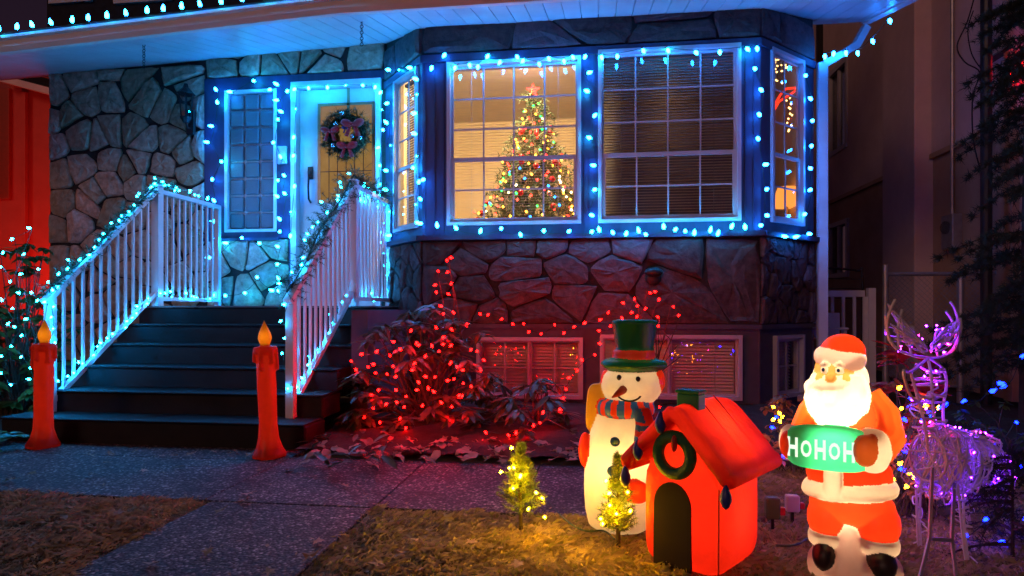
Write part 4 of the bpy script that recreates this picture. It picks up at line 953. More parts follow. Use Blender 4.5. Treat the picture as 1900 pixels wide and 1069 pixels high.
# ---- inflatable kennel
Wk, Lk = .335, .40
kf = onZ(1338, 1094, .0); ang = math.radians(-35)
kc = kf - (Matrix.Rotation(ang, 3, 'Z') @ V((Wk / 2, -Lk / 2, 0))); kc.z = .0
ken = thing('inflatable_kennel', kc, 'red inflatable dog house with a wreath over its dark doorway', 'dog house', 'lit lawn figures')
M = Matrix.Translation(kc) @ Matrix.Rotation(ang, 4, 'Z') @ Matrix.Diagonal((.95, .95, 1.0, 1)); P = []
part('body', MB().ell((0, 0, .20), (Wk / 2, Lk / 2, .20), 36, 20, None, .34).prism([(-Wk / 2 + .02, -Lk / 2 + .012, .34), (Wk / 2 - .02, -Lk / 2 + .012, .34), (0, -Lk / 2 + .012, .555)], (0, Lk - .024, 0)), 'sh_nylon')
for sx in (-1, 1):
    a0, a1 = V((0, 0, .585)), V((sx * .205, 0, .375)); c = (a0 + a1) / 2; L = (a1 - a0).length
    rt = RYm(math.atan2(-(a1 - a0).z, (a1 - a0).x))
    part('roof', MB().ell(c, (L / 2 + .012, Lk / 2 + .045, .03), 36, 12, rt, .42).tube([(sx * .205, -Lk / 2 - .03, .372), (sx * .205, Lk / 2 + .03, .372)], .032, 12), 'sh_nylon', .0)
    part('roof', MB().tube([(0, -Lk / 2 - .025, .588), (sx * .212, -Lk / 2 - .03, .372)], .028, 12), 'sh_nylon')
shell(ken, M, P, .0075, None, 16)
fy = -Lk / 2 - .006
ar = [(-.098, fy, .02)] + [(-.098 + .0, fy, .02 + .2 * k / 3) for k in range(1, 3)] + [(-.020 - .076 * math.cos(k * math.pi / 12), fy, .24 + .085 * math.sin(k * math.pi / 12)) for k in range(13)] + [(.056, fy, .15), (.056, fy, .02)]
MB().prism(ar, (0, .012, 0)).xf(M).build('doorway', 'door_dark', ken)
MB().torus((.0, fy - .018, .43), .066, .022, 30, 12, RX(math.pi / 2)).xf(M).build('wreath', 'wreath_green', ken, True)
MB().ell((.012, fy - .04, .475), (.012, .01, .03), 10, 8).xf(M).build('wreath_bow', 'sh_band', ken, True)
def drop(p): return MB().lathe([(.003, .048), (.010, .036), (.020, .012), (.021, -.006), (.012, -.026), (.003, -.034)], 12, p)
for p in ((-.045, fy - .04, .535), (-.145, fy - .035, .425), (.205, fy - .03, .315), (-.205, fy - .03, .315)): drop(p).xf(M).build('ornament', 'ornament_blue', ken, True)
for yy in (-.05, .075): MB().tube([(.012 + .2 * k / 6, yy, .618 - .215 * k / 6 - (.004 if k in (0, 6) else 0)) for k in range(7)], .003, 5).xf(M).build('seam', 'bow_red', ken)
MB().tube([(Wk / 2 - .008, -Lk / 2 + .004, .02), (Wk / 2 - .006, -Lk / 2 + .004, .33)], .003, 5).xf(M).build('seam', 'bow_red', ken)
lamp_in(ken, M @ V((.02, 0, .20)), 2.6, (1, .5, .3), .04); lamp_in(ken, M @ V((.03, .0, .45)), 2.6, (1, .5, .3), .04)
bx_ = M @ V((0, -.09, .577))
gb_ = thing('green_box', bx_, 'small green box on the ridge of the red inflatable dog house', 'box')
mat('box_green', (.02, .22, .06), (.03, .30, .09), .5)
MB().cbox(-.045, .045, -.125, -.06, .573, .637, .006).xf(M).build('box_body', 'box_green', gb_); MB().cbox(-.049, .049, -.129, -.056, .637, .649, .004).xf(M).build('box_lid', 'box_green', gb_)

# ---- candles
glow('lamp_tube', (1, .6, .3), 2.7)
def candle(px, py, tilt, label, h=.86):
    b_ = onZ(px, py); root = thing('candle_figure', b_, label, 'candle figure', 'red plastic candles by the steps')
    M = Matrix.Translation(b_) @ Matrix.Rotation(tilt, 4, 'Y'); P.clear(); random.seed(int(px))
    wv = lambda a, z: .05 * math.sin(a * 4 + z * 12) * (1 if z < .64 else .6) + .02 * math.sin(a * 7 - z * 31)
    part('stick', MB().lathe([(.098, 0), (.100, .02), (.080, .06), (.064, .12), (.057, .22), (.056, .45), (.057, .60), (.056, .68)], 26, (0, 0, 0), 1, 1, wv), 'sh_candle')
    dr = MB().lathe([(.062, .655), (.072, .668), (.074, .690), (.068, .703), (.03, .706)], 26)
    for k in range(6): a = k * 1.1 + .3; L = rnd(.05, .15); dr.tube([(.066 * math.cos(a), .066 * math.sin(a), .68), (.067 * math.cos(a), .067 * math.sin(a), .68 - L)], [.012, .015], 8)
    part('wax_rim', dr, 'sh_candle', .001)
    part('flame', MB().lathe([(.018, .70), (.036, .728), (.045, .755), (.040, .785), (.024, .82), (.010, .85), (.003, .872)], 20, (0, 0, 0), 1, .8), 'sh_flame', .002)
    shell(root, M, P, .0065, None, 3)
    MB().tube([(0, 0, .05), (0, 0, .69)], .012, 8).xf(M).build('lamp_tube', 'lamp_tube', root); lamp_in(root, M @ V((0, 0, .765)), .10, (1, .6, .3), .02)
candle(80, 829, math.radians(.8), 'red plastic candle with amber flame at the left end of the bottom step')
candle(500, 848, math.radians(-2.4), 'red plastic candle with amber flame leaning before the right railing')

# ---- wire reindeer
random.seed(77); d0 = at(1735, 1060, 2.36); d0.z = .02
deer = thing('wire_reindeer', d0, 'reindeer made of white wire and light cord beside the Santa', 'reindeer figure')
q = lambda a: [at(*p) for p in a]
def wire(n, lst, r=.0045, m_='white_cord'):
    mb = MB(); r *= 1.2
    for l_ in lst: mb.tube(l_, r, 5)
    return mb.build(n, m_, deer)
def smooth(pts, k=5):
    out = []; n = len(pts)
    for i in range(n - 1):
        p0, p1, p2, p3 = pts[max(i - 1, 0)], pts[i], pts[i + 1], pts[min(i + 2, n - 1)]
        for s in range(k):
            t_ = s / k; out.append(.5 * ((2 * p1) + (p2 - p0) * t_ + (2 * p0 - 5 * p1 + 4 * p2 - p3) * t_ ** 2 + (3 * p1 - p0 - 3 * p2 + p3) * t_ ** 3))
    return out + [pts[-1]]
for sgnx, dpt in ((-1, 2.34), (1, 2.42)):
    if sgnx < 0: beamp = [(1722, 664, 2.38), (1695, 660, 2.36), (1665, 648, 2.33), (1650, 630, 2.32)]; tines = [[(1650, 630, 2.32), (1646, 600, 2.31), (1652, 575, 2.3), (1661, 556, 2.3)], [(1650, 632, 2.32), (1645, 610, 2.32), (1643, 585, 2.31)], [(1668, 648, 2.33), (1666, 610, 2.33), (1674, 574, 2.33)], [(1690, 658, 2.35), (1686, 615, 2.36), (1694, 608, 2.36), (1700, 640, 2.36)]]
    else: beamp = [(1722, 664, 2.38), (1745, 662, 2.42), (1768, 650, 2.45), (1778, 626, 2.46)]; tines = [[(1778, 628, 2.46), (1778, 600, 2.46), (1772, 575, 2.46), (1763, 560, 2.46)], [(1777, 626, 2.46), (1768, 598, 2.46), (1755, 578, 2.46)], [(1768, 650, 2.45), (1782, 615, 2.47), (1781, 590, 2.47)], [(1740, 661, 2.42), (1735, 625, 2.42), (1745, 612, 2.42), (1752, 640, 2.43)]]
    wire('antler', [smooth(q(beamp))] + [smooth(q(t_)) for t_ in tines])
    lp_ = []
    for k in range(48):
        a, b = (1645, 1720) if sgnx < 0 else (1725, 1782); x_ = rnd(a, b); yb = 655 - abs(x_ - 1722) * .35; lp_.append(at(x_, yb - rnd(0, 45) * (abs(x_ - 1722) / 60 + .25), dpt + rnd(-.03, .03)))
    wire('light_cord', [smooth(lp_, 4)], .0026)
# head, neck
hd = [[(1722, 664, 2.38), (1690, 690, 2.30), (1676, 690, 2.24), (1690, 735, 2.30), (1712, 750, 2.36)], [(1722, 664, 2.38), (1728, 700, 2.34), (1732, 760, 2.36), (1738, 815, 2.38)], [(1722, 664, 2.38), (1750, 685, 2.44), (1756, 715, 2.46), (1750, 760, 2.44), (1752, 800, 2.44)], [(1690, 690, 2.30), (1702, 735, 2.34), (1715, 785, 2.36), (1722, 840, 2.36)], [(1700, 676, 2.40), (1725, 690, 2.45), (1755, 690, 2.44)], [(1700, 730, 2.33), (1730, 742, 2.36), (1755, 728, 2.45)], [(1712, 790, 2.36), (1740, 800, 2.38), (1756, 780, 2.46)]]
wire('head_frame', [smooth(q(l_)) for l_ in hd])
lp_ = [at(1690 + rnd(0, 66), 680 + rnd(0, 120), 2.36 + rnd(-.05, .09)) for _ in range(40)]; lp_.sort(key=lambda p: -p.z); wire('light_cord', [smooth(lp_, 4)], .0026)
# body: hoops round an axis running back to the right
A0, A1 = at(1730, 850, 2.40), at(1828, 862, 2.68); ax = (A1 - A0).normalized(); sdv = ax.cross(V((0, 0, 1))).normalized()
hoops = []; rails = [[] for _ in range(6)]
for k in range(9):
    t_ = -.08 + 1.16 * k / 8; c = A0.lerp(A1, t_); rz = .125 * (1 - .9 * (t_ - .5) ** 2); ry = .10 * (1 - 1.1 * (t_ - .5) ** 2)
    loop = [c + sdv * math.cos(a) * ry + V((0, 0, math.sin(a) * rz)) for a in [2 * math.pi * j / 14 for j in range(15)]]; hoops.append(loop)
    for j in range(6): rails[j].append(loop[int(j * 14 / 6)])
wire('body_frame', hoops + rails, .004)
for _c in range(8):
    lp_ = []
    for k in range(46):
        t_ = rnd(-.1, 1.1); a = rnd(0, 6.283); c = A0.lerp(A1, t_); lp_.append(c + sdv * math.cos(a) * .10 + V((0, 0, math.sin(a) * .125 + rnd(-.03, .01))))
    lp_.sort(key=lambda p: (p - A0).dot(ax) + rnd(-.06, .06)); wire('light_cord', [smooth(lp_, 3)], .0026)
def leg(p, foot, nm='leg'):
    f = V(foot); f.z = .015; mid_ = p.lerp(f, .5) + ax * rnd(-.03, .03)
    wire(nm, [smooth([p + ax * .025, mid_ + ax * .012, f + ax * .012]), smooth([p - ax * .025, mid_ - ax * .012, f - ax * .012]), [f + ax * .012, f - ax * .012]], .004)
    lp_ = [p.lerp(f, min(1, k / 22)) + V((rnd(-.03, .03), rnd(-.03, .03), rnd(-.01, .01))) for k in range(23)]; wire('light_cord', [smooth(lp_, 3)], .0024)
for s_ in (-1, 1): leg(A1 + sdv * s_ * .07 - V((0, 0, .06)), A1 + sdv * s_ * .07 + ax * .04); leg(A0 + ax * .06 + sdv * s_ * .07 - V((0, 0, .08)), A0 + ax * .09 + sdv * s_ * .08)
ft = q([(1730, 868, 2.36), (1725, 1000, 2.28), (1702, 1075, 2.18)]); f2 = q([(1772, 868, 2.40), (1766, 1002, 2.30), (1776, 1075, 2.22)])
for l_ in (ft, f2): l_[-1].z = .0
wire('stand', [ft, f2, [ft[1], f2[1]]], .006, 'grey_metal')
glow('fill_violet', (.14, .006, 1.0), 260); glow('fill_pink', (1.0, .006, .2), 190)  # for bulbs added to tint the unlit reindeer wires
BM['fill_violet'] = bulb_mesh('bulb', .0034, .010, 'fill_violet', 5); BM['fill_pink'] = bulb_mesh('bulb', .0034, .010, 'fill_pink', 5)
for k in range(80):
    u_ = random.random() + (.45 if k > 52 else 0)
    if u_ < .3: p = at(rnd(1648, 1780), 0, 2.4); yb = rnd(600, 655); x_ = rnd(1648, 1780); p = at(x_, yb, 2.36 + (x_ - 1650) / 130 * .1)
    elif u_ < .5: p = at(1690 + rnd(0, 64), rnd(680, 800), 2.35 + rnd(-.03, .08))
    else:
        a = rnd(0, 6.283); p = A0.lerp(A1, rnd(-.1, 1.1)) + sdv * math.cos(a) * .11 + V((0, 0, math.sin(a) * .13))
    put('bulb', BM['fill_violet' if k % 4 else 'fill_pink'], p, deer, V((rnd(-1, 1), rnd(-1, 1), rnd(-1, 1))).to_track_quat('Z', 'Y'))
# ---- small lit trees on the lawn
def minitree(px, py, h, r, bl, label, seed):
    random.seed(seed); b_ = onZ(px, py, .03); root = thing('small_lit_tree', b_, label, 'small tree', 'little lit trees on the lawn')
    MB().tube([b_ - V((0, 0, .06)), b_ + V((0, 0, .06)), b_ + V((0, 0, h))], [.012, .008, .003], 6).build('stake', 'trunk_dark', root); mb = MB(); mb2 = MB(); tw = MB()
    for k in range(int(170 * h / .33)):
        t_ = rnd(.12, 1); z = h * t_; R_ = r * (1.05 - t_) * rnd(.6, 1.1); a = rnd(0, 6.283); p0 = b_ + V((0, 0, z)); p1 = p0 + V((math.cos(a) * R_, math.sin(a) * R_, R_ * .55)); tw.tube([p0, p1], .0015, 3)
        for s in range(3, 10): needles(mb if random.random() < .7 else mb2, p0.lerp(p1, s / 9), (p1 - p0).normalized() * .8, 6, .022, .0016)
    tw.build('twigs', 'trunk_dark', root, kind='stuff'); mb.build('foliage', 'tree_needle', root, kind='stuff'); mb2.build('tips', 'green_leaf', root, kind='stuff')
    cd = MB(); prev = b_ + V((0, 0, .05)); dep = (b_ - EYE).dot(CF)
    for (x_, y_) in bl:
        p = at(x_, y_, dep - r * .5 + rnd(-.05, .03)); cd.tube([prev, (prev + p) / 2 - V((0, 0, .012)), p], .0014, 4); prev = p
        put('bulb', BM['mini_warm'], p, root, V((rnd(-1, 1), -.8, rnd(-.3, 1))).to_track_quat('Z', 'Y'))
    cd.build('cord', 'cord', root); return root
minitree(966, 972, .345, .11, [(947, 832), (955, 869), (931, 875), (968, 882), (945, 868), (951, 906), (963, 886), (993, 914), (1004, 924), (979, 946), (1011, 960)], 'little lit tree standing alone on the lawn near the path', 41)
minitree(1147, 1008, .345, .085, [(1168, 866), (1126, 891), (1133, 914), (1132, 936), (1144, 955), (1168, 950), (1115, 963), (1118, 974), (1165, 914)], 'little lit tree in front of the glowing snowman', 42)

# ================================================================ PLANTS AND LEAVES
def leaf_mesh(name, L, w, material, droop=.25, fold=.2, pts=6, wavy=0):
    vs = []; fs = []
    for i in range(pts):
        t_ = i / (pts - 1); ww = w * math.sin(math.pi * min(1, t_ * .92 + .06)) ** .8 * (1 if i < pts - 1 else .0) + (.0015 if i in (0, pts - 1) else 0); y = L * t_; z = -droop * L * t_ * t_ + wavy * math.sin(i * 2.1)
        vs += [(-ww, y, z + fold * ww), (0, y, z), (ww, y, z + fold * ww)]
    for i in range(pts - 1):
        for j in range(2): a = i * 3 + j; fs.append((a, a + 1, a + 4, a + 3))
    mb = MB(); mb.add(vs, fs); return mb
def basis(d, up):
    d = d.normalized(); x = d.cross(up); x = x.normalized() if x.length > 1e-4 else d.orthogonal().normalized(); z = x.cross(d)
    return Matrix(((x.x, d.x, z.x), (x.y, d.y, z.y), (x.z, d.z, z.z))).to_quaternion()
LV = {}
def leafset(key, L, w, material, **kw): LV[key] = [(leaf_mesh('leaf', L * s, w * s, material, droop=dr, fold=f, **kw), None) for s, dr, f in ((1, .2, .2), (.85, .35, .3), (1.12, .1, .15))]; LV[key] = [(mb, mb.mesh('leaf', material, True)) for mb, _ in LV[key]]; LV[key + '_m'] = material
leafset('rhodo', .135, .021, 'rhodo_leaf'); leafset('green', .10, .026, 'green_leaf'); leafset('small', .045, .013, 'green_leaf'); leafset('warm_lit', .05, .015, 'warm_lit_leaf'); leafset('poin', .10, .028, 'poinsettia')
def shrub(name, base, spots, key, nleaf, label, cat, maxparts=280, lean=-.25, group=None, stemr=.007, stemm='bark'):
    """stems to each spot, a whorl of leaves on every tip; nearest leaves are parts"""
    root = thing(name, base, label, cat, group); st_ = MB(); lv_ = []
    for p in spots:
        b_ = base + V((rnd(-.12, .12), rnd(-.1, .1), 0)); m_ = b_.lerp(p, .55) + V((0, 0, .08)); st_.tube([b_, m_, p], [stemr, stemr * .7, stemr * .35], 4); out = (p - base); out.z = 0; out = out.normalized() if out.length > .01 else V((0, -1, 0)); n = nleaf + random.choice((-1, 0, 1))
        for k in range(n):
            a = 6.283 * k / n + rnd(-.3, .3); d = V((math.cos(a), math.sin(a), lean + rnd(-.35, .4))) + out * .35; lv_.append((p + V((0, 0, rnd(-.02, .01))), d, V((0, 0, 1)) + out * .2))
    st_.build('stem', stemm, root); lv_.sort(key=lambda l_: (l_[0] - EYE).dot(CF)); rest = MB()
    for i, (p, d, up) in enumerate(lv_):
        q_ = basis(d, up); mb, me = random.choice(LV[key]); s = rnd(.75, 1.15)
        if i < maxparts: put('leaf', me, p, root, q_, s)
        else: rest.add([p + q_ @ (v * s) for v in mb.v], mb.f)
    if rest.v: rest.build('inner_leaves', LV[key + '_m'], root, True, kind='stuff')
    return root
def spots_in(c, r, n, zmin=.08, shell_=.55):
    out = []
    while len(out) < n:
        v = V((rnd(-1, 1), rnd(-1, 1), rnd(0, 1)))
        if shell_ < v.length < 1: p = V((c[0] + v.x * r[0], c[1] + v.y * r[1], c[2] + v.z * r[2])); (out.append(p) if p.z > zmin else None)
    return out
random.seed(101)
shrub('rhododendron', V((-1.3, 4.85, .05)), spots_in((-1.32, 4.85, .05), (.70, .55, 1.0), 115), 'rhodo', 8, 'big dark rhododendron hung with red lights beside the steps', 'shrub')
shrub('rhododendron', V((-.52, 4.75, .05)), spots_in((-.52, 4.72, .02), (.42, .45, .46), 24), 'rhodo', 8, 'low dark rhododendron below the basement window', 'shrub')
shrub('leafy_bush', V((-4.95, 4.95, .04)), spots_in((-4.92, 4.95, .1), (.50, .42, 1.5), 130, .15, .3), 'green', 8, 'tall green bush with blue lights left of the steps', 'shrub')
shrub('ground_cover', V((-4.25, 3.75, .03)), spots_in((-4.2, 3.72, .0), (.45, .28, .20), 22, .03, .2), 'green', 7, 'low leafy ground cover behind the left candle', 'ground cover', lean=.1, stemr=.003)
s1 = onZ(1468, 880); shrub('lit_shrub', V((s1.x, s1.y, .03)), spots_in((s1.x, s1.y, .05), (.27, .2, .50), 54, .06, .3), 'warm_lit', 7, 'small shrub with coloured lights between dog house and Santa', 'shrub', stemr=.003)
s2 = at(1668, 800, 2.95); shrub('lit_shrub', V((s2.x, s2.y, .03)), spots_in((s2.x, s2.y, .08), (.26, .17, .58), 60, .1, .3), 'warm_lit', 7, 'small shrub with coloured lights between Santa and reindeer', 'shrub', stemr=.003)
s3 = at(1672, 740, 2.98); shrub('poinsettia', V((s3.x, s3.y, .03)), spots_in((s3.x, s3.y, .2), (.20, .14, .62), 16, .35, .4), 'poin', 8, 'red poinsettia flowers behind the Santa', 'flowers', lean=.15, stemr=.004)
s4 = at(1850, 800, 3.5); shrub('lit_shrub', V((s4.x, s4.y, .03)), spots_in((s4.x, s4.y, .05), (.38, .3, .42), 34, .06, .3), 'small', 8, 'dark low shrub with blue lights right of the reindeer', 'shrub', stemr=.004)
# bare twig shrub in front of the basement window, with red bulbs
random.seed(55); tb = at(1195, 760, 5.25); tb.z = .05; tws = thing('twig_shrub', tb, 'bare twig shrub with red lights under the stone apron', 'shrub'); mb = MB()
tips = []
for (x_, y_) in ((1165, 570), (1180, 545), (1200, 540), (1222, 552), (1245, 565), (1262, 590), (1258, 640), (1235, 620), (1215, 600), (1150, 600), (1265, 660), (1190, 620)):
    e_ = at(x_, y_, 5.2 + rnd(-.15, .15)); m_ = tb.lerp(e_, .5) + V((rnd(-.08, .08), rnd(-.08, .08), .04)); mb.tube(smooth([tb + V((rnd(-.05, .05), 0, 0)), m_, e_], 5), [.010 - .008 * i / 10 for i in range(11)], 5); tips.append(e_)
    for _ in range(3): s_ = m_.lerp(e_, rnd(0, .8)); mb.tube([s_, s_ + V((rnd(-.12, .12), rnd(-.1, .1), rnd(.05, .16)))], [.004, .0015], 4)
mb.build('twigs', 'bark', tws)
# red strings
random.seed(61)
z1p = lambda l_, dep, j: [at(600 + a / 2.43, 440 + b / 2.43, dep + rnd(-j, j)) for a, b in l_]
bush = [(540, 318), (595, 347), (541, 345), (569, 409), (648, 389), (329, 474), (355, 512), (440, 487), (484, 480), (549, 482), (585, 481), (530, 457), (425, 467), (513, 415), (403, 415), (185, 527), (232, 524), (292, 532), (456, 549), (130, 565), (140, 588), (202, 588), (238, 575), (235, 616), (317, 580), (290, 625), (337, 625), (568, 570), (580, 566), (508, 623), (473, 631), (585, 646), (548, 648), (626, 661), (437, 664), (478, 694), (507, 706), (338, 698), (376, 717), (207, 718), (293, 745), (340, 750), (222, 763), (359, 770), (455, 752), (540, 755), (577, 766), (193, 806), (254, 828), (376, 850), (553, 828), (513, 885), (417, 927), (465, 923), (670, 682), (705, 604), (659, 514), (697, 514), (716, 548), (630, 708), (610, 590), (390, 600), (410, 690), (600, 720), (250, 680), (470, 800), (420, 560), (350, 810), (640, 600), (520, 520)]
bush.sort(key=lambda b: (int(b[1] / 55), b[0] * (1 if int(b[1] / 55) % 2 else -1)))
pts = []
for a, b in bush:
    px, py = 600 + a / 2.43, 440 + b / 2.43; r_ = min(1, math.hypot((a - 430) / 330, (b - 640) / 330)); pts.append(at(px, max(py, 560), 4.40 + .35 * r_ * r_ + rnd(-.05, .05)))
string('light_string', pts, 'mini_red', 'red lights wound through the big rhododendron', 'strings of red lights', cordr=.002, sag=.01)
tw8 = [(513, 257), (553, 252), (515, 211), (582, 203), (520, 160), (567, 149), (555, 112), (563, 90)]
string('light_string', z1p(tw8, 4.75, .03), 'mini_red', 'red lights climbing a bare shoot above the big rhododendron', 'strings of red lights', cordr=.002)
mb = MB()
for k, (a, b) in enumerate(((563, 92), (515, 158), (582, 203))): p = at(600 + a / 2.43, 440 + b / 2.43, 4.77); mb.tube([V((p.x + rnd(-.05, .05), 4.8, .7)), (p + V((p.x, 4.8, .7))) / 2 + V((.03, 0, 0)), p], [.007, .005, .002], 4)
single('bare_shoot', mb, 'bark', 'bare upright shoots rising above the big rhododendron', 'shoots')
sw = [(713, 355), (749, 345), (811, 366), (847, 390), (901, 395), (934, 421), (988, 434), (1045, 400), (1091, 424), (1140, 400), (1190, 385)]
p8 = lambda l_: [(860 + a / 2.879, 420 + b / 2.879) for a, b in l_]
sw2 = p8([(660, 515), (717, 503), (768, 470), (838, 482), (865, 412), (886, 457), (915, 398), (935, 420), (918, 490), (979, 432), (988, 350), (1013, 345), (1047, 378), (1118, 430), (1153, 470), (1047, 488), (1043, 525), (1040, 745), (1045, 960)])
pts = [at(600 + a / 2.43, 440 + b / 2.43, 5.6 - .25 * i / 10) for i, (a, b) in enumerate(sw)] + [at(x_, y_, 5.2 + rnd(-.08, .08)) for x_, y_ in sw2]
string('light_string', pts, 'mini_red', 'red lights draped from the rhododendron to the twig shrub', 'strings of red lights', cordr=.0025, sag=.01)
dr_ = p8([(780, 545), (736, 560), (717, 626), (697, 684), (642, 720), (612, 758), (577, 805), (540, 870), (524, 925), (502, 973), (437, 985)]) + [(600 + a / 2.43, 440 + b / 2.43) for a, b in ((1001, 784), (971, 834), (948, 860), (918, 877), (868, 895), (830, 885), (724, 873))]
string('light_string', [at(x_, y_, 5.3 - .06 * i) for i, (x_, y_) in enumerate(dr_)], 'mini_red', 'red lights trailing down from the twig shrub to the lawn', 'strings of red lights', cordr=.0025, sag=.01)
# blue lights in the left bush
random.seed(66); bl = []
for (x_, y_) in ((10, 465), (50, 470), (20, 525), (5, 495), (37, 545), (60, 545), (70, 555), (12, 605), (28, 608), (5, 690), (15, 712), (60, 705), (88, 705), (50, 590), (75, 640), (90, 560), (92, 585), (20, 640), (40, 660), (90, 745), (30, 440), (60, 425), (5, 560), (45, 620), (70, 500), (25, 575), (85, 525), (10, 660), (55, 680), (34, 510)): bl.append(at(x_ + rnd(-4, 4), y_, 4.85 + rnd(-.15, .1)))
string('light_string', bl, 'mini_blue', 'small blue lights strung through the bush left of the steps', cordr=.002)
def multi(c, rx, n, label, seed, dep, box):
    random.seed(seed); string('light_string', [at(rnd(box[0], box[2]), rnd(box[1], box[3]), dep + rnd(-.12, .05)) for _ in range(n)], ['s_amber', 's_blue', 's_amber', 's_amber', 's_blue'], label, 'strings of mixed lights', cordr=.0018)
multi(None, 0, 16, 'amber and blue lights in the shrub left of the Santa', 71, 3.52, (1425, 755, 1498, 860)); multi(None, 0, 34, 'amber and blue lights in the shrub right of the Santa', 72, 2.80, (1640, 715, 1745, 900))
by = [(1706, 757), (1722, 754), (1765, 745), (1797, 741), (1830, 732), (1842, 713), (1873, 710), (1890, 669), (1897, 650), (1910, 700)]
string('light_string', [at(x_, y_, 3.2 + i * .12) for i, (x_, y_) in enumerate(by)], 'c9_deep', 'deep blue bulbs sagging from the reindeer to the conifer', cordr=.0025, sag=.03)
by = [(1745, 800), (1790, 850), (1850, 830), (1885, 780), (1895, 870), (1835, 960), (1790, 1000), (1870, 1005), (1895, 960), (1860, 1040), (1820, 1050), (1893, 1055)]
string('light_string', [at(x_, y_, 3.2 if y_ < 900 else 2.5) for x_, y_ in by], 's_blue', 'deep blue lights low in the shrubs at the right edge', cordr=.002)
# small dark conifer boughs at the lower right corner and the tall conifer on the right
def conifer(base, h, r, nb, label, seed, material='pine', zlo=.15, nl=.055, w=.0028, per=9):
    random.seed(seed); root = thing('conifer', base, label, 'tree'); MB().tube([base, base + V((0, 0, h * .5)), base + V((0, 0, h))], [.05 * h / 3, .03 * h / 3, .006], 7).build('trunk', 'trunk_dark', root); br = MB(); mb = MB()
    for k in range(nb):
        t_ = zlo + (1 - zlo) * (k + rnd(0, 1)) / nb; L = r * (1.12 - t_) * rnd(.6, 1.1); a = rnd(0, 6.283); p0 = base + V((0, 0, h * t_)); d = V((math.cos(a), math.sin(a), 0)); prev = p0
        for s in range(1, 7):
            f = s / 6; p = p0 + d * L * f + V((0, 0, .10 * L * f - .38 * L * f * f)); br.tube([prev, p], [.006 * (1.2 - f) + .001] * 2, 3, False); prev = p; side = V((-d.y, d.x, 0))
            for _ in range(per):
                sg = random.choice((-1, 1)); e_ = p + side * sg * L * .28 * (1.15 - f) * rnd(.1, 1) + d * rnd(0, .06) - V((0, 0, rnd(0, .05))); needles(mb, p.lerp(e_, rnd(.1, 1)), d * .5 + side * sg * .5, 6, nl, w)
    br.build('branches', 'trunk_dark', root, kind='stuff'); mb.build('foliage', material, root, kind='stuff'); return root
cb = onY(1900, 700, 5.3); conifer(V((cb.x + .06, 5.3, 0)), 5.2, .68, 190, 'tall dark conifer at the right edge', 81, zlo=.1, per=15, nl=.06, w=.0034)
cb2 = at(1868, 1069, 2.42); conifer(V((cb2.x + .02, cb2.y, .02)), .42, .34, 26, 'low dark conifer shrub in the lower right corner', 82, zlo=.1, nl=.03, w=.0016, per=6)
# fallen leaves
def maple(s, curl):
    vs = [(0, 0, .1 * curl * s)]; n = 10
    for k in range(n): a = k * 2 * math.pi / n; r = (1.0 if k % 2 == 0 else .52) * (1.15 if k == 0 else 1); vs.append((r * s * math.cos(a), r * s * .85 * math.sin(a), curl * s * (.35 if k % 2 == 0 else .1) * (1 if k % 3 else -.3)))
    mb = MB(); mb.add(vs, [(0, k + 1, (k + 1) % n + 1) for k in range(n)]); mb.tube([(-.5 * s, 0, .03 * s), (-1.3 * s, .1 * s, .12 * s)], .0015, 3); return mb
ML = [maple(.042, c).mesh('fallen_leaf', 'brown_leaf', False) for c in (.5, .9, -.4)]; OL = [m_ for _, m_ in LV['rhodo']]
leafset('dry', .10, .026, 'brown_leaf', wavy=.006); DL = [m_ for _, m_ in LV['dry']]
random.seed(91)
def fallen(p, me, label, group, s=1): o = put('fallen_leaf', me, p, None, Euler((rnd(-.35, .35), rnd(-.35, .35), rnd(0, 6.28))).to_quaternion(), s * rnd(.75, 1.15)); tag(o, label, 'leaf', group)
for (x_, y_) in ((408, 948), (455, 929), (385, 1023), (280, 1045), (590, 1003), (575, 1032), (500, 1060), (60, 877), (198, 858), (267, 872), (20, 890), (535, 870), (640, 900), (330, 866), (460, 915), (170, 880)):
    p = onZ(x_, y_, .016); fallen(p, random.choice(ML), 'pale fallen leaf lying on the aggregate path', 'fallen leaves on the path', .85)
for (x_, y_) in ((770, 1000), (745, 1028), (875, 1005), (960, 1045), (700, 1045), (120, 960), (60, 1010), (1060, 1020), (830, 960), (220, 950)):
    p = onZ(x_, y_, .055); fallen(p, random.choice(ML), 'fallen leaf lying on the winter grass', 'fallen leaves on the grass', .8)
for k in range(60):
    x_, y_ = rnd(560, 725), rnd(800, 858); p = onZ(x_, y_, .06 + rnd(0, .05)); fallen(p, random.choice(DL + OL), 'fallen leaf heaped at the foot of the right railing', 'fallen leaves by the railing')
for k in range(75):
    x_, y_ = rnd(725, 1085), rnd(810, 855); p = onZ(x_, y_, .05 + rnd(0, .03)); fallen(p, random.choice(DL + ML), 'fallen leaf on the bed edge before the rhododendrons', 'fallen leaves along the bed')
for k in range(14): p = onZ(rnd(130, 480), rnd(836, 846), .015); fallen(p, random.choice(ML), 'fallen leaf at the foot of the bottom step', 'fallen leaves by the steps', .7)
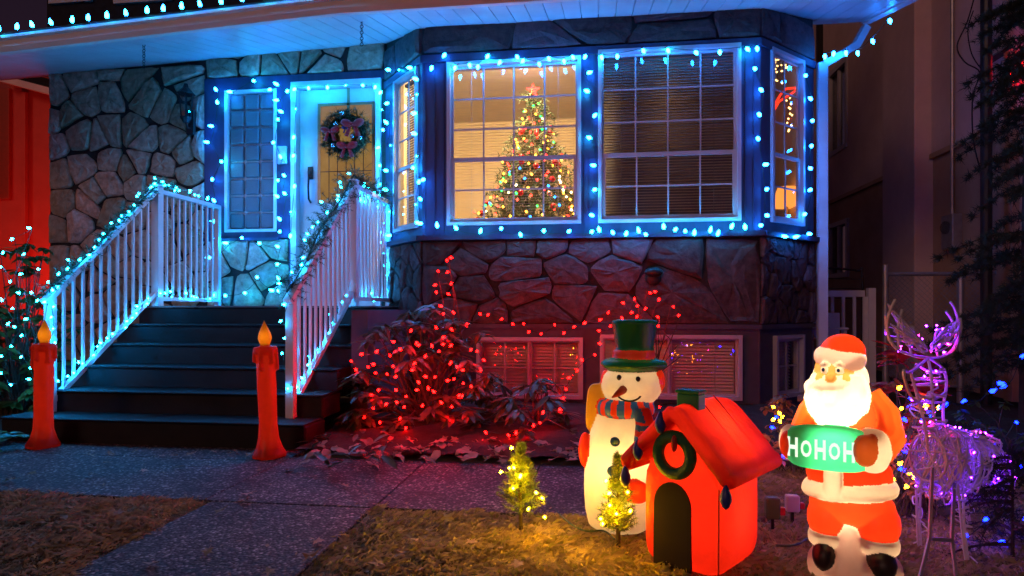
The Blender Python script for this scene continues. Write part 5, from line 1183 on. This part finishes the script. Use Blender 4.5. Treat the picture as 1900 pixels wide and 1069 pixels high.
# extension lead, outlet stakes
random.seed(95)
lead = [onZ(1018, 930, .05), onZ(1050, 965, .05), onZ(1085, 985, .05), onZ(1120, 985, .05), onZ(1140, 1000, .05)]
single('extension_lead', MB().tube(smooth(lead, 6), .004, 5), 'cord', 'dark green lead running between the two little lit trees', 'cable')
lead = [onZ(x_, y_, .05) for x_, y_ in ((1440, 1012), (1480, 1010), (1510, 990), (1530, 965))]
single('extension_lead', MB().tube(smooth(lead, 6), .005, 5), 'black_metal', 'black lead on the grass left of the Santa', 'cable')
def stake(px, py, h, colm, label):
    b_ = onZ(px, py, .02); r_ = thing('outlet_stake', b_, label, 'outlet stake'); MB().beam(b_ - V((0, 0, .05)), b_ + V((0, 0, h * .5)), .012, .012, V((0, 1, 0))).build('spike', 'black_metal', r_)
    MB().cbox(b_.x - .028, b_.x + .028, b_.y - .02, b_.y + .02, h * .45, h, .005).build('outlet_box', colm, r_); MB().cbox(b_.x + .029, b_.x + .05, b_.y - .012, b_.y + .012, h * .55, h * .75, .003).build('plug', 'bow_red', r_)
mat('stake_green', (.03, .07, .03), (.05, .1, .05), .5); stake(1433, 985, .16, 'stake_green', 'green outlet stake beside the red dog house'); stake(1470, 965, .13, 'vinyl', 'pale outlet stake left of the Santa')

# ================================================================ THE NEIGHBOURS
random.seed(99)
nb = thing('neighbour_house', (5.0, 10, 0), 'tall stucco house beyond the chain link fence', 'house')
fN = Face((4.2, 14.0), (0, -1)); ub = lambda px, py: fN.uz(px, py)
wa0, wa1 = ub(1541, 142), ub(1573, 268); wb0, wb1 = ub(1541, 422), ub(1574, 508); BZ = 2.88
HU = (wa0[0], wa1[0], wa1[1], wa0[1]); HL = (wb0[0], wb1[0], wb1[1], wb0[1])
panel(fN, -1, 8.4, 0, BZ, [HL], .2).build('lower_wall', 'stucco', nb); panel(fN, -1, 8.4, BZ, 7.5, [HU], .2, .02).build('upper_wall', 'stucco_upper', nb)
MB().box(-1, 8.4, .0, .045, BZ - .05, BZ + .012).xf(fN.M).build('belt_trim', 'stucco', nb)
c0, c1 = ub(1668, 300)[0], ub(1735, 300)[0]
MB().cbox(c0, c1 - .05, -.02, .22, 0, 7.5, .01).xf(fN.M).build('chimney', 'stucco_upper', nb, label='broad rendered chimney breast')
for h_, nm in ((HU, 'a'), (HL, 'b')):
    w = MB(); a, b, c, d = h_
    w.box(a - .05, a + .03, -.06, .04, c - .05, d + .05).box(b - .03, b + .05, -.06, .04, c - .05, d + .05).box(a + .03, b - .03, -.06, .04, d - .03, d + .05).box(a + .03, b - .03, -.06, .045, c - .05, c + .03).box((a + b) / 2 - .03, (a + b) / 2 + .03, -.05, .02, c + .03, d - .03)
    w = w.xf(fN.M).build('window', 'vinyl', nb); MB().box(a + .03, b - .03, -.03, -.024, c + .03, d - .03).xf(fN.M).build('pane', 'dark_glass', w)
    MB().box(a, b, -.3, -.28, c, d).xf(fN.M).build('curtain', 'room_wall' if nm == 'b' else 'green_leaf', w)
dp = ub(1528, 300)[0]; MB().beam((4.13, 14 - dp, 0), (4.13, 14 - dp, 7), .1, .08, V((0, 1, 0))).build('downpipe', 'black_metal', nb)
# the near end of the neighbour: porch post wound in red light
ph = at(1885, 95, 6.6); aw = thing('awning', ph, 'small dark awning over red lights behind the conifer', 'awning'); MB().prism([ph + V((-.15, 0, 0)), ph + V((.5, 0, 0)), ph + V((.5, 0, .12)), ph + V((-.05, 0, .08))], (0, .4, 0)).build('hood', 'black_metal', aw); MB().box(ph.x + .2, ph.x + .24, ph.y + .05, ph.y + .4, ph.z - .4, ph.z).build('bracket', 'black_metal', aw)
rp_ = [at(1886 + 12 * math.sin(i * 1.3) + rnd(-5, 5), 104 + i * 9, 6.45) for i in range(6)]
string('light_string', rp_, 'mini_red', 'red lights winding down a post behind the conifer', 'strings of red lights', sag=.0)
pp = at(1884, 500, 6.58); single('porch_post', MB().beam((pp.x, pp.y, 0), (pp.x, pp.y, ph.z + .0), .14, .14, V((0, 1, 0))), 'stucco', 'pale porch post behind the red lights and the conifer', 'post')
# utility pole with loose cables
up = onZ(1830, 745); pole = thing('utility_pole', (up.x, up.y, 0), 'black pole with loose cables in front of the stucco house', 'pole')
MB().tube([(up.x, up.y, -.03), (up.x, up.y, 6)], .052, 12).build('shaft', 'black_metal', pole)
dpp = (up - EYE).dot(CF)
MB().tube(smooth([at(x_, y_, dpp) for x_, y_ in ((1812, -20), (1795, 40), (1776, 85), (1790, 115), (1818, 135), (1805, 180), (1806, 260), (1822, 325))], 5), .007, 5).build('cable', 'black_metal', pole)
MB().tube(smooth([at(x_, y_, dpp) for x_, y_ in ((1806, 20), (1796, 55), (1803, 100), (1822, 130))], 5), .006, 5).build('cable', 'black_metal', pole)
# electricity meter and conduit on the stucco wall
mu_, mz_ = ub(1775, 430); pt_ = lambda u, v, z: fN.M @ V((u, v, z))
MB().cbox(mu_ - .13, mu_ + .13, .0, .11, mz_ - .2, mz_ + .2, .01).xf(fN.M).build('meter_box', 'grey_metal', nb); MB().tube([pt_(mu_, .05, mz_ + .2), pt_(mu_, .05, 5.5)], .02, 8).build('conduit', 'grey_metal', nb); MB().lathe([(.075, 0), (.075, .03), (.05, .05)], 16).xf(fN.M @ Matrix.Translation((mu_, .11, mz_ + .05)) @ Matrix.Rotation(-math.pi / 2, 4, 'X')).build('meter_dial', 'dark_glass', nb)
# chain link fence
fx = 7.35; A_, B_ = onY(1643, 505, fx), onY(1782, 512, fx); zt = (A_.z + B_.z) / 2
fen = thing('chain_link_fence', (B_.x, fx, 0), 'chain link fence with grey steel posts beside the stucco house', 'fence')
for x_, h_, r_ in ((A_.x, zt + .1, .03), (B_.x, zt, .034)): MB().tube([(x_, fx, -.05), (x_, fx, h_)], r_, 10).build('post', 'grey_metal', fen)
MB().tube([(A_.x, fx, zt), (4.1, fx, zt)], .022, 8).build('top_rail', 'grey_metal', fen); MB().tube([(A_.x, fx, .12), (4.1, fx, .12)], .012, 6).build('bottom_rail', 'grey_metal', fen)
mb = MB(); x_ = A_.x - zt; S = .055
while x_ < 4.1:
    for sg in (1, -1):
        p0, p1 = V((x_, fx, .12 if sg > 0 else zt)), V((x_ + zt - .12, fx + .004 * sg, zt if sg > 0 else .12)); a = max(0, (A_.x - p0.x) / (p1.x - p0.x)); b = min(1, (4.1 - p0.x) / (p1.x - p0.x))
        if b > a: mb.tube([p0.lerp(p1, a), p0.lerp(p1, b)], .0022, 3, False)
    x_ += S
mb.build('mesh', 'grey_metal', fen)
# white garden gate beside the house
gy = 7.6; g0_, g1_ = onY(1519, 545, gy), onY(1600, 545, gy); gt = thing('garden_gate', (g1_.x, gy, 0), 'white slatted gate beside the house corner', 'gate')
gz = g0_.z; pz = onY(1616, 540, gy)
MB().beam((g0_.x, gy, gz), (g1_.x + .02, gy, gz), .04, .07).build('top_rail', 'white_paint', gt); MB().beam((g0_.x, gy, .2), (g1_.x + .02, gy, .2), .04, .07).build('bottom_rail', 'white_paint', gt)
MB().beam((pz.x, gy, -.05), (pz.x, gy, gz + .06), .075, .075, V((0, 1, 0))).build('post', 'white_paint', gt)
for k in range(5): xx = g0_.x + .03 + (g1_.x - g0_.x) * k / 4; MB().beam((xx, gy, .235), (xx, gy, gz - .035), .03 if k < 4 else .05, .03, V((0, 1, 0))).build('slat', 'white_paint', gt)
# white folded garden chair arm seen through the gate
cy_, cx_ = gy - .35, onY(1540, 610, gy - .35).x; ch = thing('garden_chair', (cx_, cy_, 0), 'white plastic garden chair in front of the slatted gate', 'chair'); zc = onY(1540, 612, cy_).z
MB().cbox(cx_ - .2, cx_ + .17, cy_ - .05, cy_ + .05, zc, zc + .025, .006).build('armrest', 'white_paint', ch); MB().cbox(cx_ - .2, cx_ + .19, cy_ - .05, cy_ + .2, zc - .10, zc - .07, .006).build('seat', 'white_paint', ch)
for sx in (-.18, .15): MB().beam((cx_ + sx, cy_, -.05), (cx_ + sx, cy_, zc), .03, .03, V((0, 1, 0))).build('leg', 'white_paint', ch)
MB().cbox(cx_ - .2, cx_ + .17, cy_ + .2, cy_ + .225, zc - .1, zc + .18, .006).build('backrest', 'white_paint', ch)
# dark iron trellis behind the gate
iy = 8.4; i0, i1 = onY(1524, 498, iy), onY(1600, 498, iy); ir = thing('iron_trellis', (i0.x, iy, 0), 'dark iron frame standing behind the white gate', 'trellis'); mb = MB()
mb.tube(smooth([V((i0.x, iy, 0)), V((i0.x, iy, i0.z - .06)), V((i0.x + .06, iy, i0.z)), V((i1.x - .06, iy, i1.z - .03)), V((i1.x, iy, i1.z - .12)), V((i1.x, iy, 0))], 5), .014, 6); mb.build('frame', 'black_metal', ir); mb = MB()
for k in range(1, 4): mb.tube([(i0.x, iy, i0.z - .12 * k), (i1.x, iy, i0.z - .12 * k - .02)], .006, 4)
mb.build('bars', 'black_metal', ir)
# red house on the left, washed by an assumed red flood lamp
rh = thing('red_house', (-9, 9.5, 0), 'red lit house front at the left edge', 'house')
MB().box(-12, -7.2, 9.3, 9.5, 0, 5).build('wall', 'red_wall', rh)
e0, e1 = onY(-20, 140, 9.0), onY(100, 172, 9.0); MB().beam(e0, e1, .12, .1).build('gutter', 'white_paint', rh); d_ = onY(42, 170, 9.2); MB().beam((d_.x, 9.24, 0), (d_.x, 9.24, d_.z), .07, .06, V((0, 1, 0))).build('downspout', 'red_wall', rh)
MB().prism([e0 + V((0, 0, .06)), e1 + V((0, 0, .06)), e1 + V((0, 1, .5)), e0 + V((0, 1, .5))], (0, 0, .04)).build('roof', 'shingle', rh)
pw0, pw1 = onY(20, 165, 9.28), onY(-60, 372, 9.28)
w = MB().box(pw1.x, pw0.x, 9.25, 9.30, pw1.z, pw0.z).build('panel', 'sh_orange', rh, label='bright orange red panel on the red house')
fl_ = thing('assumed_flood_lamp', (-7.6, 7.4, 0), 'red flood lamp on the ground before the red house', 'lamp'); MB().cbox(-7.7, -7.5, 7.36, 7.46, .1, .26, .01).build('housing', 'black_metal', fl_); MB().beam((-7.6, 7.4, 0), (-7.6, 7.4, .1), .03, .03, V((0, 1, 0))).build('stand', 'black_metal', fl_)  # unseen lamp, assumed from the red light on the house wall
l_ = bpy.data.lights.new('flood', 'SPOT'); l_.energy = 420; l_.color = (1, .06, .03); l_.spot_size = 1.9; l_.spot_blend = .6; l_.shadow_soft_size = .08  # spot light of the assumed flood lamp
o = bpy.data.objects.new('flood', l_); C.objects.link(o); o.parent = fl_; o.location = (0, .08, .2); o.rotation_euler = V((-.35, 1.0, 1.15)).to_track_quat('-Z', 'Y').to_euler()
